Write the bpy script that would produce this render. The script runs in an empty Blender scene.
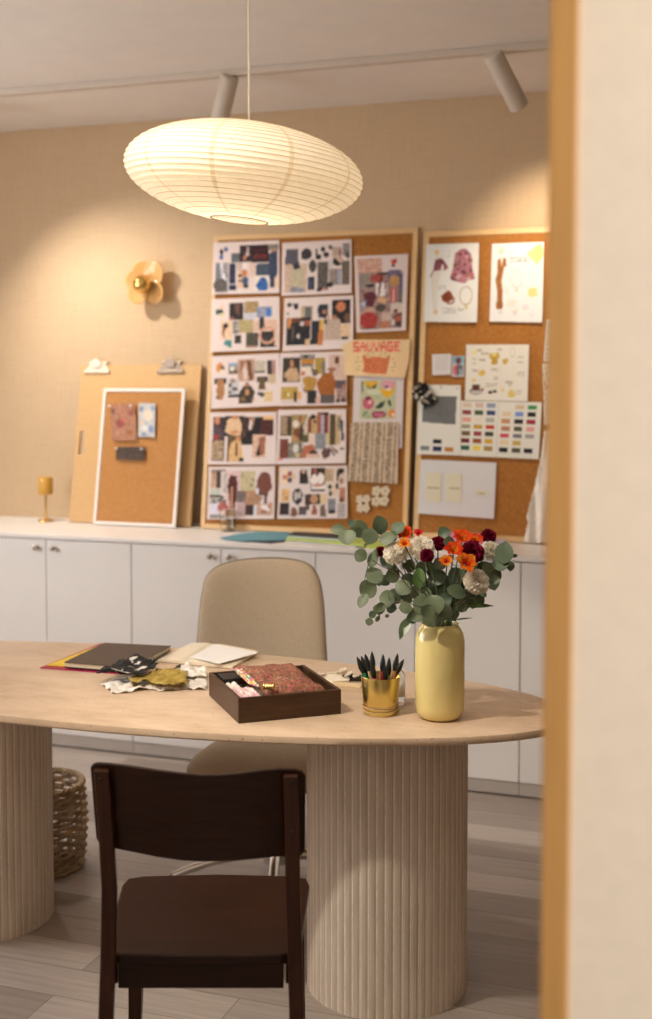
import bpy, bmesh, math, random
from mathutils import Vector, Matrix, Euler, noise
PI = math.pi
SC = bpy.context.scene
COL = SC.collection
random.seed(7)

# ------------------------------------------------------------------ camera numbers (frame 652 x 1019)
FPX, PPX, PPY, HC = 1250.0, 327.0, 450.0, 1.6
YAW = math.radians(19.2)
PIT = math.atan(71 / FPX)
CF = Vector((-math.sin(YAW) * math.cos(PIT), math.cos(YAW) * math.cos(PIT), -math.sin(PIT)))
CR = Vector((math.cos(YAW), math.sin(YAW), 0))
CU = CR.cross(CF)
CP = Vector((0, 0, HC))


def ray(px, py):
    return CF + CR * ((px - PPX) / FPX) + CU * (-(py - PPY) / FPX)


def at_z(px, py, z):
    d = ray(px, py)
    return CP + d * ((z - HC) / d.z)


def at_y(px, py, y):
    d = ray(px, py)
    return CP + d * (y / d.y)


def at_d(px, py, dist):
    return CP + ray(px, py) * dist


# ------------------------------------------------------------------ colour helpers
def lin(c):
    c = c / 255.0
    return c / 12.92 if c <= 0.04045 else ((c + 0.055) / 1.055) ** 2.4


def rgb(r, g, b):
    return (lin(r), lin(g), lin(b))


def alb(c, ref=(210, 207, 200), k=0.70):
    """colour of a print or thing seen under light that shows white paper as ref"""
    return tuple(min(0.9, lin(c[i]) / lin(ref[i]) * k) for i in range(3))


# ------------------------------------------------------------------ materials
def new_mat(name):
    m = bpy.data.materials.new(name)
    m.use_nodes = True
    nt = m.node_tree
    b = nt.nodes['Principled BSDF']
    return m, nt, b


def tex_coord(nt, scale=(1, 1, 1), rot=(0, 0, 0), kind='Object'):
    tc = nt.nodes.new('ShaderNodeTexCoord')
    mp = nt.nodes.new('ShaderNodeMapping')
    mp.inputs['Scale'].default_value = scale
    mp.inputs['Rotation'].default_value = rot
    nt.links.new(tc.outputs[kind], mp.inputs['Vector'])
    return mp.outputs['Vector']


def ramp(nt, fac, stops):
    r = nt.nodes.new('ShaderNodeValToRGB')
    el = r.color_ramp.elements
    while len(el) < len(stops):
        el.new(0.5)
    for e, (p, c) in zip(el, stops):
        e.position = p
        e.color = (*c, 1)
    nt.links.new(fac, r.inputs['Fac'])
    return r.outputs['Color']


def noise_fac(nt, vec, scale, detail=3, rough=0.55):
    n = nt.nodes.new('ShaderNodeTexNoise')
    n.inputs['Scale'].default_value = scale
    n.inputs['Detail'].default_value = detail
    n.inputs['Roughness'].default_value = rough
    nt.links.new(vec, n.inputs['Vector'])
    return n.outputs['Fac']


def bump(nt, b, fac, strength, dist=0.002):
    bp = nt.nodes.new('ShaderNodeBump')
    bp.inputs['Strength'].default_value = strength
    bp.inputs['Distance'].default_value = dist
    nt.links.new(fac, bp.inputs['Height'])
    nt.links.new(bp.outputs['Normal'], b.inputs['Normal'])


def M(name, col, rough=0.5, metal=0.0, var=0.08, scale=30, bmp=0.0, sc=(1, 1, 1), spec=0.5, detail=3, **kw):
    """plain surface with a little procedural variation"""
    m, nt, b = new_mat(name)
    v = tex_coord(nt, sc)
    f = noise_fac(nt, v, scale, detail)
    lo = tuple(max(0, c * (1 - var)) for c in col)
    hi = tuple(min(1, c * (1 + var)) for c in col)
    nt.links.new(ramp(nt, f, [(0.3, lo), (0.7, hi)]), b.inputs['Base Color'])
    b.inputs['Roughness'].default_value = rough
    b.inputs['Metallic'].default_value = metal
    b.inputs['Specular IOR Level'].default_value = spec
    for k, x in kw.items():
        b.inputs[k.replace('_', ' ')].default_value = x
    if bmp:
        bump(nt, b, f, bmp)
    return m


def M_speckle(name, cols, rough=0.9, scale=60, bmp=0.15, sc=(1, 1, 1), hard=False):
    """cells or grains of several colours: cork, printed cloth"""
    m, nt, b = new_mat(name)
    v = tex_coord(nt, sc)
    vo = nt.nodes.new('ShaderNodeTexVoronoi')
    vo.inputs['Scale'].default_value = scale
    nt.links.new(v, vo.inputs['Vector'])
    sep = nt.nodes.new('ShaderNodeSeparateColor')
    nt.links.new(vo.outputs['Color'], sep.inputs['Color'])
    n = len(cols)
    c = ramp(nt, sep.outputs[0], [(i / n, cc) for i, cc in enumerate(cols)])
    if hard:
        for nd in nt.nodes:
            if nd.bl_idname == 'ShaderNodeValToRGB':
                nd.color_ramp.interpolation = 'CONSTANT'
    nt.links.new(c, b.inputs['Base Color'])
    b.inputs['Roughness'].default_value = rough
    b.inputs['Specular IOR Level'].default_value = 0.25
    if bmp:
        bump(nt, b, vo.outputs['Distance'], bmp, 0.001)
    return m


def M_wood(name, dark, light, rough=0.4, scale=6, axis=0, bmp=0.05, spec=0.5):
    m, nt, b = new_mat(name)
    s = [14, 14, 14]
    s[axis] = 0.9
    v = tex_coord(nt, tuple(s))
    f = noise_fac(nt, v, scale, 5, 0.6)
    nt.links.new(ramp(nt, f, [(0.3, dark), (0.7, light)]), b.inputs['Base Color'])
    b.inputs['Roughness'].default_value = rough
    b.inputs['Specular IOR Level'].default_value = spec
    bump(nt, b, f, bmp, 0.001)
    return m


MAT = {}


def build_materials():
    # wall: woven beige wallcovering
    m, nt, b = new_mat('linen_wallcovering')
    v1 = tex_coord(nt, (3, 3, 120))
    v2 = tex_coord(nt, (120, 3, 3))
    f1, f2 = noise_fac(nt, v1, 3, 3), noise_fac(nt, v2, 3, 3)
    mx = nt.nodes.new('ShaderNodeMath')
    mx.operation = 'ADD'
    nt.links.new(f1, mx.inputs[0])
    nt.links.new(f2, mx.inputs[1])
    c = ramp(nt, mx.outputs[0], [(0.8, (0.54, 0.395, 0.25)), (1.15, (0.60, 0.45, 0.295))])
    # the two nodes above sum to about 1
    nt.links.new(c, b.inputs['Base Color'])
    b.inputs['Roughness'].default_value = 0.85
    b.inputs['Specular IOR Level'].default_value = 0.2
    bump(nt, b, mx.outputs[0], 0.12, 0.001)
    MAT['wall'] = m
    MAT['ceiling'] = M('ceiling_paint', (0.82, 0.78, 0.74), 0.9, var=0.02, scale=8, spec=0.2)
    MAT['cream_wall'] = M('cream_wall_paint', (0.80, 0.725, 0.63), 0.8, var=0.03, scale=40, bmp=0.05, spec=0.2)
    MAT['trim'] = M_wood('amber_wood_trim', (0.48, 0.26, 0.085), (0.56, 0.315, 0.11), 0.45, axis=2)
    # floor planks
    m, nt, b = new_mat('grey_plank_floor')
    v = tex_coord(nt, (1, 1, 1))
    br = nt.nodes.new('ShaderNodeTexBrick')
    br.offset = 0.37
    br.inputs['Scale'].default_value = 1
    br.inputs['Brick Width'].default_value = 1.25
    br.inputs['Row Height'].default_value = 0.145
    br.inputs['Mortar Size'].default_value = 0.0012
    br.inputs['Bias'].default_value = -0.1
    br.inputs['Color1'].default_value = (0.29, 0.235, 0.20, 1)
    br.inputs['Color2'].default_value = (0.58, 0.51, 0.46, 1)
    br.inputs['Mortar'].default_value = (0.18, 0.14, 0.11, 1)
    nt.links.new(v, br.inputs['Vector'])
    v2 = tex_coord(nt, (1.2, 22, 1))
    g = noise_fac(nt, v2, 3, 5, 0.6)
    gc = ramp(nt, g, [(0.3, (0.72, 0.72, 0.72)), (0.7, (1.0, 1.0, 1.0))])
    mul = nt.nodes.new('ShaderNodeMix')
    mul.data_type = 'RGBA'
    mul.blend_type = 'MULTIPLY'
    mul.inputs['Factor'].default_value = 1
    nt.links.new(br.outputs['Color'], mul.inputs['A'])
    nt.links.new(gc, mul.inputs['B'])
    nt.links.new(mul.outputs['Result'], b.inputs['Base Color'])
    b.inputs['Roughness'].default_value = 0.42
    MAT['floor'] = m
    MAT['white_lacquer'] = M('white_cabinet_lacquer', (0.79, 0.77, 0.76), 0.42, var=0.012, scale=5)
    MAT['plinth'] = M('plinth_grey', (0.44, 0.40, 0.365), 0.5, var=0.02)
    MAT['worktop'] = M('white_worktop_laminate', (0.82, 0.79, 0.77), 0.4, var=0.015, scale=20)
    MAT['knob'] = M('knob_bronze', (0.30, 0.25, 0.20), 0.3, metal=0.9)
    MAT['cork'] = M_speckle('cork', [(0.31, 0.125, 0.026), (0.38, 0.16, 0.036), (0.43, 0.19, 0.05), (0.35, 0.145, 0.032)], scale=170)
    MAT['light_cork'] = M_speckle('fine_cork', [(0.42, 0.19, 0.062), (0.47, 0.23, 0.08), (0.50, 0.26, 0.095), (0.45, 0.21, 0.07)], scale=200)
    MAT['pine'] = M_wood('pale_pine', (0.66, 0.43, 0.20), (0.76, 0.53, 0.28), 0.5, axis=0)
    MAT['mdf'] = M('drawing_board_hardboard', (0.60, 0.375, 0.165), 0.6, var=0.05, scale=60)
    MAT['white_frame'] = M('white_frame_paint', (0.80, 0.76, 0.72), 0.45, var=0.02)
    # travertine
    m, nt, b = new_mat('travertine')
    v = tex_coord(nt, (1.0, 2.2, 2.2))
    f = noise_fac(nt, v, 7, 8, 0.68)
    c = ramp(nt, f, [(0.30, (0.58, 0.42, 0.285)), (0.5, (0.68, 0.51, 0.36)), (0.72, (0.77, 0.60, 0.45))])
    v2 = tex_coord(nt, (26, 34, 34))
    f2 = noise_fac(nt, v2, 4, 2, 0.5)
    pit = ramp(nt, f2, [(0.27, (0.58, 0.48, 0.40)), (0.33, (1, 1, 1))])
    mul = nt.nodes.new('ShaderNodeMix')
    mul.data_type = 'RGBA'
    mul.blend_type = 'MULTIPLY'
    mul.inputs['Factor'].default_value = 1
    nt.links.new(c, mul.inputs['A'])
    nt.links.new(pit, mul.inputs['B'])
    nt.links.new(mul.outputs['Result'], b.inputs['Base Color'])
    b.inputs['Roughness'].default_value = 0.38
    MAT['travertine'] = m
    m, nt, b = new_mat('travertine_column')
    v = tex_coord(nt, (8, 8, 1.2))
    f = noise_fac(nt, v, 4, 6, 0.65)
    c = ramp(nt, f, [(0.30, (0.56, 0.47, 0.385)), (0.55, (0.68, 0.58, 0.48)), (0.75, (0.76, 0.66, 0.56))])
    nt.links.new(c, b.inputs['Base Color'])
    b.inputs['Roughness'].default_value = 0.6
    bump(nt, b, f, 0.2, 0.002)
    MAT['column'] = m
    MAT['groove'] = M('pale_groove_lit_edge', (0.88, 0.80, 0.69), 0.7, var=0.12, scale=50)  # light caught on the groove edges, put into the colour as a pale tone
    # fabrics
    m, nt, b = new_mat('beige_linen_upholstery')
    v = tex_coord(nt, (1, 1, 1))
    f1 = noise_fac(nt, tex_coord(nt, (150, 150, 900)), 1.2, 1)
    f2 = noise_fac(nt, tex_coord(nt, (900, 150, 150)), 1.2, 1)
    ad = nt.nodes.new('ShaderNodeMath')
    ad.operation = 'ADD'
    nt.links.new(f1, ad.inputs[0])
    nt.links.new(f2, ad.inputs[1])
    nt.links.new(ramp(nt, ad.outputs[0], [(0.7, (0.315, 0.245, 0.168)), (1.3, (0.43, 0.34, 0.24))]), b.inputs['Base Color'])
    b.inputs['Roughness'].default_value = 0.9
    b.inputs['Specular IOR Level'].default_value = 0.2
    b.inputs['Sheen Weight'].default_value = 0.2
    MAT['linen'] = m
    MAT['piping'] = M('dark_chair_piping', (0.20, 0.15, 0.10), 0.8)
    MAT['chrome'] = M('polished_chrome', (0.80, 0.79, 0.78), 0.12, metal=1.0, var=0.01)
    MAT['black_plastic'] = M('black_plastic', (0.015, 0.014, 0.014), 0.45)
    MAT['dark_wood'] = M_wood('dark_mahogany', (0.016, 0.0046, 0.0022), (0.036, 0.0105, 0.0046), 0.34, axis=0, bmp=0.03, spec=0.26)
    MAT['dark_wood_v'] = M_wood('dark_mahogany_upright', (0.030, 0.009, 0.0035), (0.060, 0.019, 0.007), 0.36, axis=2, bmp=0.03, spec=0.3)
    MAT['box_wood'] = M_wood('dark_walnut_box', (0.040, 0.018, 0.008), (0.085, 0.040, 0.018), 0.42, axis=0, spec=0.35)
    MAT['screw'] = M('dark_screw', (0.05, 0.04, 0.035), 0.35, metal=0.9)
    MAT['wicker'] = M('wicker_strands', (0.36, 0.25, 0.14), 0.65, var=0.35, scale=25)
    MAT['vase'] = M('pale_yellow_glaze', (0.76, 0.64, 0.27), 0.16, var=0.04, scale=12, spec=0.6)
    MAT['gold'] = M('brushed_gold', (0.74, 0.58, 0.20), 0.27, metal=1.0, var=0.05)
    MAT['rubber_band'] = M('tan_rubber_band', (0.62, 0.43, 0.22), 0.6)
    MAT['brass'] = M('polished_brass', (0.86, 0.58, 0.20), 0.12, metal=1.0, var=0.03)
    m, nt, b = new_mat('clear_glass')
    b.inputs['Base Color'].default_value = (0.99, 0.99, 0.985, 1)
    b.inputs['Roughness'].default_value = 0.02
    b.inputs['Transmission Weight'].default_value = 1
    b.inputs['IOR'].default_value = 1.42
    MAT['glass'] = m
    m, nt, b = new_mat('amber_glass')
    nt.nodes.remove(b)
    out = nt.nodes['Material Output']
    tl = nt.nodes.new('ShaderNodeBsdfTranslucent')
    tl.inputs['Color'].default_value = (0.97, 0.72, 0.36, 1)
    df = nt.nodes.new('ShaderNodeBsdfDiffuse')
    df.inputs['Color'].default_value = (0.92, 0.63, 0.28, 1)
    tp = nt.nodes.new('ShaderNodeBsdfTransparent')
    tp.inputs['Color'].default_value = (0.97, 0.80, 0.52, 1)
    gl = nt.nodes.new('ShaderNodeBsdfGlossy')
    gl.inputs['Roughness'].default_value = 0.12
    m0, m1, m2 = (nt.nodes.new('ShaderNodeMixShader') for _ in range(3))
    m0.inputs[0].default_value = 0.4
    m1.inputs[0].default_value = 0.22
    m2.inputs[0].default_value = 0.06
    nt.links.new(df.outputs[0], m0.inputs[1])
    nt.links.new(tl.outputs[0], m0.inputs[2])
    nt.links.new(m0.outputs[0], m1.inputs[1])
    nt.links.new(tp.outputs[0], m1.inputs[2])
    nt.links.new(m1.outputs[0], m2.inputs[1])
    nt.links.new(gl.outputs[0], m2.inputs[2])
    nt.links.new(m2.outputs[0], out.inputs[0])
    MAT['amber_glass'] = m
    # rice paper of the lantern: diffuses and lets light through
    for nm, dc, tcol in (('rice_paper', (0.82, 0.78, 0.70), (0.86, 0.76, 0.60)), ('rice_paper_overlap', (0.78, 0.70, 0.56), (0.70, 0.57, 0.40))):
        m, nt, b = new_mat(nm)
        nt.nodes.remove(b)
        out = nt.nodes['Material Output']
        df = nt.nodes.new('ShaderNodeBsdfDiffuse')
        tl = nt.nodes.new('ShaderNodeBsdfTranslucent')
        f = noise_fac(nt, tex_coord(nt, (1, 1, 1)), 60, 4)
        nt.links.new(ramp(nt, f, [(0.3, tuple(c * 0.93 for c in dc)), (0.7, dc)]), df.inputs['Color'])
        nt.links.new(ramp(nt, f, [(0.3, tuple(c * 0.93 for c in tcol)), (0.7, tcol)]), tl.inputs['Color'])
        ms = nt.nodes.new('ShaderNodeMixShader')
        ms.inputs[0].default_value = 0.42
        nt.links.new(df.outputs[0], ms.inputs[1])
        nt.links.new(tl.outputs[0], ms.inputs[2])
        nt.links.new(ms.outputs[0], out.inputs[0])
        MAT[nm] = m
    MAT['bamboo_hoop'] = M('bamboo_hoop', (0.62, 0.47, 0.30), 0.6)
    MAT['dark_ring'] = M('lantern_opening_ring', (0.30, 0.20, 0.10), 0.6)
    MAT['white_cord'] = M('white_cord', (0.78, 0.72, 0.62), 0.5)
    m, nt, b = new_mat('lamp_bulb_glow')
    b.inputs['Emission Color'].default_value = (1.0, 0.88, 0.71, 1)
    b.inputs['Emission Strength'].default_value = BULB
    MAT['bulb'] = m
    MAT['spot_metal'] = M('spotlight_paint', (0.60, 0.53, 0.46), 0.5, var=0.02)
    m, nt, b = new_mat('spotlight_lens_glow')
    b.inputs['Emission Color'].default_value = (1.0, 0.72, 0.42, 1)
    b.inputs['Emission Strength'].default_value = 6
    MAT['lens'] = m
    MAT['silver'] = M('nickel_clip', (0.30, 0.24, 0.19), 0.45, metal=0.8)
    MAT['clip_cream'] = M('cream_lit_clip', (0.70, 0.60, 0.48), 0.4, metal=0.2)  # the clip's brightly lit look is put into this pale colour
    MAT['paper'] = M('white_paper', (0.84, 0.82, 0.80), 0.75, var=0.015)
    MAT['cream_paper'] = M('cream_paper', (0.80, 0.71, 0.56), 0.75, var=0.03)
    MAT['lavender_paper'] = M('lavender_paper', (0.62, 0.56, 0.72), 0.7, var=0.03)
    MAT['teal'] = M('teal_card', (0.115, 0.33, 0.42), 0.55, var=0.06)
    MAT['navy'] = M('navy_card', (0.02, 0.035, 0.07), 0.5)
    MAT['lime'] = M('lime_green_card', (0.45, 0.56, 0.12), 0.5)
    MAT['pale_blue'] = M('pale_blue_card', (0.55, 0.66, 0.68), 0.5)
    MAT['pink'] = M('pink_card', (0.72, 0.19, 0.34), 0.5)
    MAT['magenta'] = M('magenta_card', (0.42, 0.01, 0.08), 0.4)
    MAT['yellow'] = M('yellow_card', (0.82, 0.58, 0.04), 0.5)
    MAT['notebook'] = M('charcoal_notebook_cover', (0.062, 0.046, 0.038), 0.5, var=0.05, scale=200)
    MAT['black_cloth'] = M('black_cloth', (0.014, 0.013, 0.014), 0.85, var=0.4, scale=80)
    m = MAT['black_cloth'].copy()
    m.name = 'black_cloth_white_marks'
    nt = m.node_tree
    f = noise_fac(nt, tex_coord(nt, (1, 1, 1)), 34, 1)
    nt.links.new(ramp(nt, f, [(0.66, (0.014, 0.013, 0.014)), (0.70, (0.7, 0.66, 0.6))]), nt.nodes['Principled BSDF'].inputs['Base Color'])
    MAT['black_marks'] = m
    MAT['olive_cloth'] = M('mustard_olive_cloth', (0.40, 0.28, 0.055), 0.8, var=0.12, scale=60)
    MAT['white_cloth'] = M('white_cloth', (0.80, 0.75, 0.69), 0.85, var=0.05, scale=40)
    MAT['cream_cloth'] = M('cream_cloth', (0.78, 0.69, 0.54), 0.85, var=0.05, scale=40)
    MAT['pink_cloth'] = M_speckle('pale_pink_print', [(0.72, 0.45, 0.45), (0.80, 0.56, 0.55), (0.60, 0.30, 0.36), (0.78, 0.66, 0.62)], scale=120, bmp=0)
    MAT['rust_print'] = M_speckle('rust_floral_print', [(0.27, 0.10, 0.058), (0.30, 0.14, 0.085), (0.22, 0.10, 0.065), (0.32, 0.15, 0.085), (0.48, 0.10, 0.11), (0.26, 0.115, 0.07), (0.12, 0.075, 0.06), (0.38, 0.22, 0.14), (0.28, 0.11, 0.065), (0.24, 0.12, 0.08)], scale=190, bmp=0, hard=True)
    MAT['trim_print'] = M_speckle('bright_trim_print', [(0.76, 0.66, 0.45), (0.74, 0.50, 0.12), (0.70, 0.14, 0.2), (0.1, 0.3, 0.3), (0.8, 0.72, 0.6)], scale=110, bmp=0, hard=True)
    MAT['lace'] = M('ecru_lace', (0.62, 0.54, 0.42), 0.9, var=0.3, scale=150)
    MAT['black_lacquer'] = M('black_lacquer_dish', (0.012, 0.012, 0.013), 0.2)
    MAT['wood_rule'] = M_wood('pale_wood_rule', (0.70, 0.52, 0.31), (0.78, 0.60, 0.38), 0.5)
    MAT['pencil_black'] = M('black_pencil', (0.012, 0.012, 0.013), 0.35)
    for nm, c in (('green', (0.02, 0.30, 0.10)), ('tan', (0.60, 0.42, 0.22)), ('red', (0.55, 0.03, 0.05)), ('rose', (0.66, 0.16, 0.20)), ('grey', (0.35, 0.33, 0.3)), ('olive', (0.34, 0.27, 0.12)), ('orange', (0.50, 0.22, 0.09))):
        MAT['pencil_' + nm] = M('pencil_paint_' + nm, c, 0.35)
    # plants
    def leafmat(name, a, bcol, rough=0.5):
        m, nt, b = new_mat(name)
        f = noise_fac(nt, tex_coord(nt, (1, 1, 1)), 22, 3)
        nt.links.new(ramp(nt, f, [(0.3, a), (0.7, bcol)]), b.inputs['Base Color'])
        b.inputs['Roughness'].default_value = rough
        b.inputs['Subsurface Weight'].default_value = 0.0
        return m
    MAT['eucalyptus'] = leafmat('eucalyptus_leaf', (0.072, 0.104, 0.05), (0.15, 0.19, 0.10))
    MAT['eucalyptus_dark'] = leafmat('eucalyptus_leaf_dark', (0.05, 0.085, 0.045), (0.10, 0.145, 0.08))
    MAT['green_leaf'] = leafmat('fresh_green_leaf', (0.05, 0.11, 0.025), (0.10, 0.18, 0.045), 0.35)
    MAT['stem'] = leafmat('green_stem', (0.06, 0.10, 0.04), (0.10, 0.15, 0.06))
    MAT['twig'] = leafmat('brown_twig', (0.10, 0.08, 0.05), (0.16, 0.12, 0.08))
    def petalmat(name, a, bcol, share=.42):
        m, nt, b = new_mat(name)
        nt.nodes.remove(b)
        f = noise_fac(nt, tex_coord(nt, (1, 1, 1)), 40, 3)
        c = ramp(nt, f, [(0.3, a), (0.7, bcol)])
        d, tl, ms = nt.nodes.new('ShaderNodeBsdfDiffuse'), nt.nodes.new('ShaderNodeBsdfTranslucent'), nt.nodes.new('ShaderNodeMixShader')
        nt.links.new(c, d.inputs['Color'])
        nt.links.new(c, tl.inputs['Color'])
        ms.inputs[0].default_value = share
        nt.links.new(d.outputs[0], ms.inputs[1])
        nt.links.new(tl.outputs[0], ms.inputs[2])
        nt.links.new(ms.outputs[0], nt.nodes['Material Output'].inputs[0])
        return m
    MAT['white_petal'] = petalmat('white_carnation_petal', (0.93, 0.87, 0.75), (0.97, 0.93, 0.84), .48)
    MAT['burgundy_petal'] = petalmat('burgundy_petal', (0.13, 0.005, 0.017), (0.25, 0.014, 0.045), .3)
    MAT['orange_petal'] = petalmat('orange_petal', (0.64, 0.035, 0.012), (0.78, 0.12, 0.02), .35)
    MAT['orange_yellow_petal'] = petalmat('orange_yellow_petal', (0.72, 0.11, 0.015), (0.86, 0.38, 0.035), .35)
    MAT['red_petal'] = petalmat('red_petal', (0.55, 0.02, 0.03), (0.70, 0.06, 0.05), .35)
    # prints: colours come with the sheet (one colour per printed dot)
    m, nt, b = new_mat('printed_paper')
    at = nt.nodes.new('ShaderNodeAttribute')
    at.attribute_name = 'print'
    nt.links.new(at.outputs['Color'], b.inputs['Base Color'])
    b.inputs['Roughness'].default_value = 0.6
    b.inputs['Specular IOR Level'].default_value = 0.3
    MAT['print'] = m


# ------------------------------------------------------------------ mesh helpers
def bm_box(bm, lo, hi, bev=0.0, mtx=None, mi=0):
    r = bmesh.ops.create_cube(bm, size=1.0)
    vs = r['verts']
    c = [(lo[i] + hi[i]) / 2 for i in range(3)]
    s = [abs(hi[i] - lo[i]) for i in range(3)]
    for v in vs:
        v.co = Vector((c[0] + v.co.x * s[0], c[1] + v.co.y * s[1], c[2] + v.co.z * s[2]))
    fs = {f for v in vs for f in v.link_faces}
    for f in fs:
        f.material_index = mi
    allv = vs
    if bev:
        es = list({e for v in vs for e in v.link_edges})
        rr = bmesh.ops.bevel(bm, geom=es, offset=bev, segments=2, profile=0.5, affect='EDGES', clamp_overlap=True)
        allv = list({v for f in rr['faces'] for v in f.verts} | {v for v in vs if v.is_valid})
        for f in rr['faces']:
            f.material_index = mi
    if mtx is not None:
        for v in allv:
            v.co = mtx @ v.co
    return allv


def bm_tube(bm, pts, rad, seg=8, caps=True, mi=0, closed=False):
    pts = [Vector(p) for p in pts]
    n = len(pts)
    rads = rad if isinstance(rad, (list, tuple)) else [rad] * n
    rings = []
    up = None
    for i, p in enumerate(pts):
        if closed:
            t = pts[(i + 1) % n] - pts[i - 1]
        else:
            t = pts[min(i + 1, n - 1)] - pts[max(i - 1, 0)]
        t.normalize()
        if up is None:
            up = Vector((0, 0, 1)) if abs(t.z) < 0.9 else Vector((1, 0, 0))
        a = t.cross(up)
        if a.length < 1e-6:
            a = t.cross(Vector((0, 1, 0)))
        a.normalize()
        bb = a.cross(t).normalized()
        up = bb
        rings.append([bm.verts.new(p + (a * math.cos(2 * PI * k / seg) + bb * math.sin(2 * PI * k / seg)) * rads[i]) for k in range(seg)])
    for i in range(n if closed else n - 1):
        A, B = rings[i], rings[(i + 1) % n]
        for k in range(seg):
            f = bm.faces.new((A[k], A[(k + 1) % seg], B[(k + 1) % seg], B[k]))
            f.material_index = mi
            f.smooth = True
    if caps and not closed:
        bm.faces.new(rings[0][::-1]).material_index = mi
        bm.faces.new(rings[-1]).material_index = mi
    return rings


def bm_lathe(bm, prof, seg=48, mi=0, cap0=True, cap1=True, c=(0, 0, 0)):
    rings = []
    for r, z in prof:
        rings.append([bm.verts.new((c[0] + r * math.cos(2 * PI * k / seg), c[1] + r * math.sin(2 * PI * k / seg), c[2] + z)) for k in range(seg)])
    for A, B in zip(rings, rings[1:]):
        for k in range(seg):
            f = bm.faces.new((A[k], A[(k + 1) % seg], B[(k + 1) % seg], B[k]))
            f.material_index = mi
            f.smooth = True
    if cap0:
        bm.faces.new(rings[0][::-1]).material_index = mi
    if cap1:
        bm.faces.new(rings[-1]).material_index = mi
    return rings


def bm_prism(bm, pts, z0, z1, mi=0):
    """closed outline (x, y) between two heights"""
    a = [bm.verts.new((p[0], p[1], z0)) for p in pts]
    b = [bm.verts.new((p[0], p[1], z1)) for p in pts]
    n = len(pts)
    fs = [bm.faces.new(a[::-1]), bm.faces.new(b)]
    for i in range(n):
        fs.append(bm.faces.new((a[i], a[(i + 1) % n], b[(i + 1) % n], b[i])))
    for f in fs:
        f.material_index = mi
    return a + b


def obj(name, bm, mats, parent=None, smooth=False, angle=35, loc=None, rot=None):
    bmesh.ops.recalc_face_normals(bm, faces=bm.faces)
    me = bpy.data.meshes.new(name)
    bm.to_mesh(me)
    bm.free()
    for m in (mats if isinstance(mats, (list, tuple)) else [mats]):
        me.materials.append(m)
    if smooth:
        for p in me.polygons:
            p.use_smooth = True
        me.set_sharp_from_angle(angle=math.radians(angle))
    o = bpy.data.objects.new(name, me)
    COL.objects.link(o)
    if parent is not None:
        o.parent = parent
    if loc is not None:
        o.location = loc
    if rot is not None:
        o.rotation_euler = rot
    return o


def tag(o, label, cat, group=None, kind=None):
    o['label'] = label
    o['category'] = cat
    if group:
        o['group'] = group
    if kind:
        o['kind'] = kind
    return o


def thing(name, label, cat, loc=(0, 0, 0), rot=(0, 0, 0), group=None):
    o = bpy.data.objects.new(name, None)
    COL.objects.link(o)
    o.empty_display_size = 0.05
    o.location = loc
    o.rotation_euler = rot
    return tag(o, label, cat, group)


def struct(name, bm, m, **k):
    o = obj(name, bm, m, **k)
    o['kind'] = 'structure'
    return o


def dup(root, loc, rot=None, label=None, name=None):
    r = root.copy()
    COL.objects.link(r)
    r.location = loc
    if rot is not None:
        r.rotation_euler = rot
    if label:
        r['label'] = label
    for ch in root.children:
        c = ch.copy()
        COL.objects.link(c)
        c.parent = r
        for g in ch.children:
            d = g.copy()
            COL.objects.link(d)
            d.parent = c
    return r


def B():
    return bmesh.new()


# ================================================================== SETTING
YD, YW, ZC, ZT = 4.677, 5.25, 2.79, 0.93      # cabinet fronts, back wall, ceiling, worktop top


def build_setting():
    bm = B(); bm_box(bm, (-4.4, -1.6, -0.1), (2.8, YW + 0.15, 0)); struct('floor', bm, MAT['floor'])
    bm = B(); bm_box(bm, (-4.4, -1.6, ZC), (2.8, YW + 0.15, ZC + 0.1)); struct('ceiling', bm, MAT['ceiling'])
    bm = B(); bm_box(bm, (-4.4, YW, 0), (2.8, YW + 0.15, ZC)); struct('wall_back', bm, MAT['wall'])
    # left wall with a window opening
    y0, y1, z0, z1 = 1.75, 3.75, 0.95, 2.35
    bm = B()
    bm_box(bm, (-4.4, 1.32, 0), (-4.25, y0, ZC))
    bm_box(bm, (-4.4, y1, 0), (-4.25, YW, ZC))
    bm_box(bm, (-4.4, y0, 0), (-4.25, y1, z0))
    bm_box(bm, (-4.4, y0, z1), (-4.25, y1, ZC))
    struct('wall_left', bm, MAT['wall'])
    bm = B()
    for a, b in (((y0, z0), (y0 + .05, z1)), ((y1 - .05, z0), (y1, z1)), ((y0, z0), (y1, z0 + .05)), ((y0, z1 - .05), (y1, z1)), (((y0 + y1) / 2 - .02, z0), ((y0 + y1) / 2 + .02, z1))):
        bm_box(bm, (-4.36, a[0], a[1]), (-4.30, b[0], b[1]))
    w = struct('window_1', bm, MAT['white_frame'])
    bm = B(); bm_box(bm, (-4.335, y0 + .04, z0 + .04), (-4.329, y1 - .04, z1 - .04)); obj('pane', bm, MAT['glass'], w)
    bm = B(); bm_box(bm, (2.65, 1.32, 0), (2.8, YW, ZC)); struct('wall_right', bm, MAT['wall'])
    # the doorway the photograph is taken through
    xa = at_y(545.6, 470, 1.25).x
    xb = at_y(574.2, 470, 1.25).x
    bm = B(); bm_box(bm, (xb, 1.25, 0), (2.8, 1.37, ZC)); bm_box(bm, (-4.4, 1.25, 0), (-1.02, 1.37, ZC))
    struct('wall_front', bm, MAT['cream_wall'])
    bm = B(); bm_box(bm, (xa, 1.245, 0), (xb, 1.375, ZC), bev=0.002); struct('trim_1', bm, MAT['trim'])
    bm = B(); bm_box(bm, (-1.02, 1.245, 0), (-0.995, 1.375, ZC), bev=0.002); struct('trim_2', bm, MAT['trim'])


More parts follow.
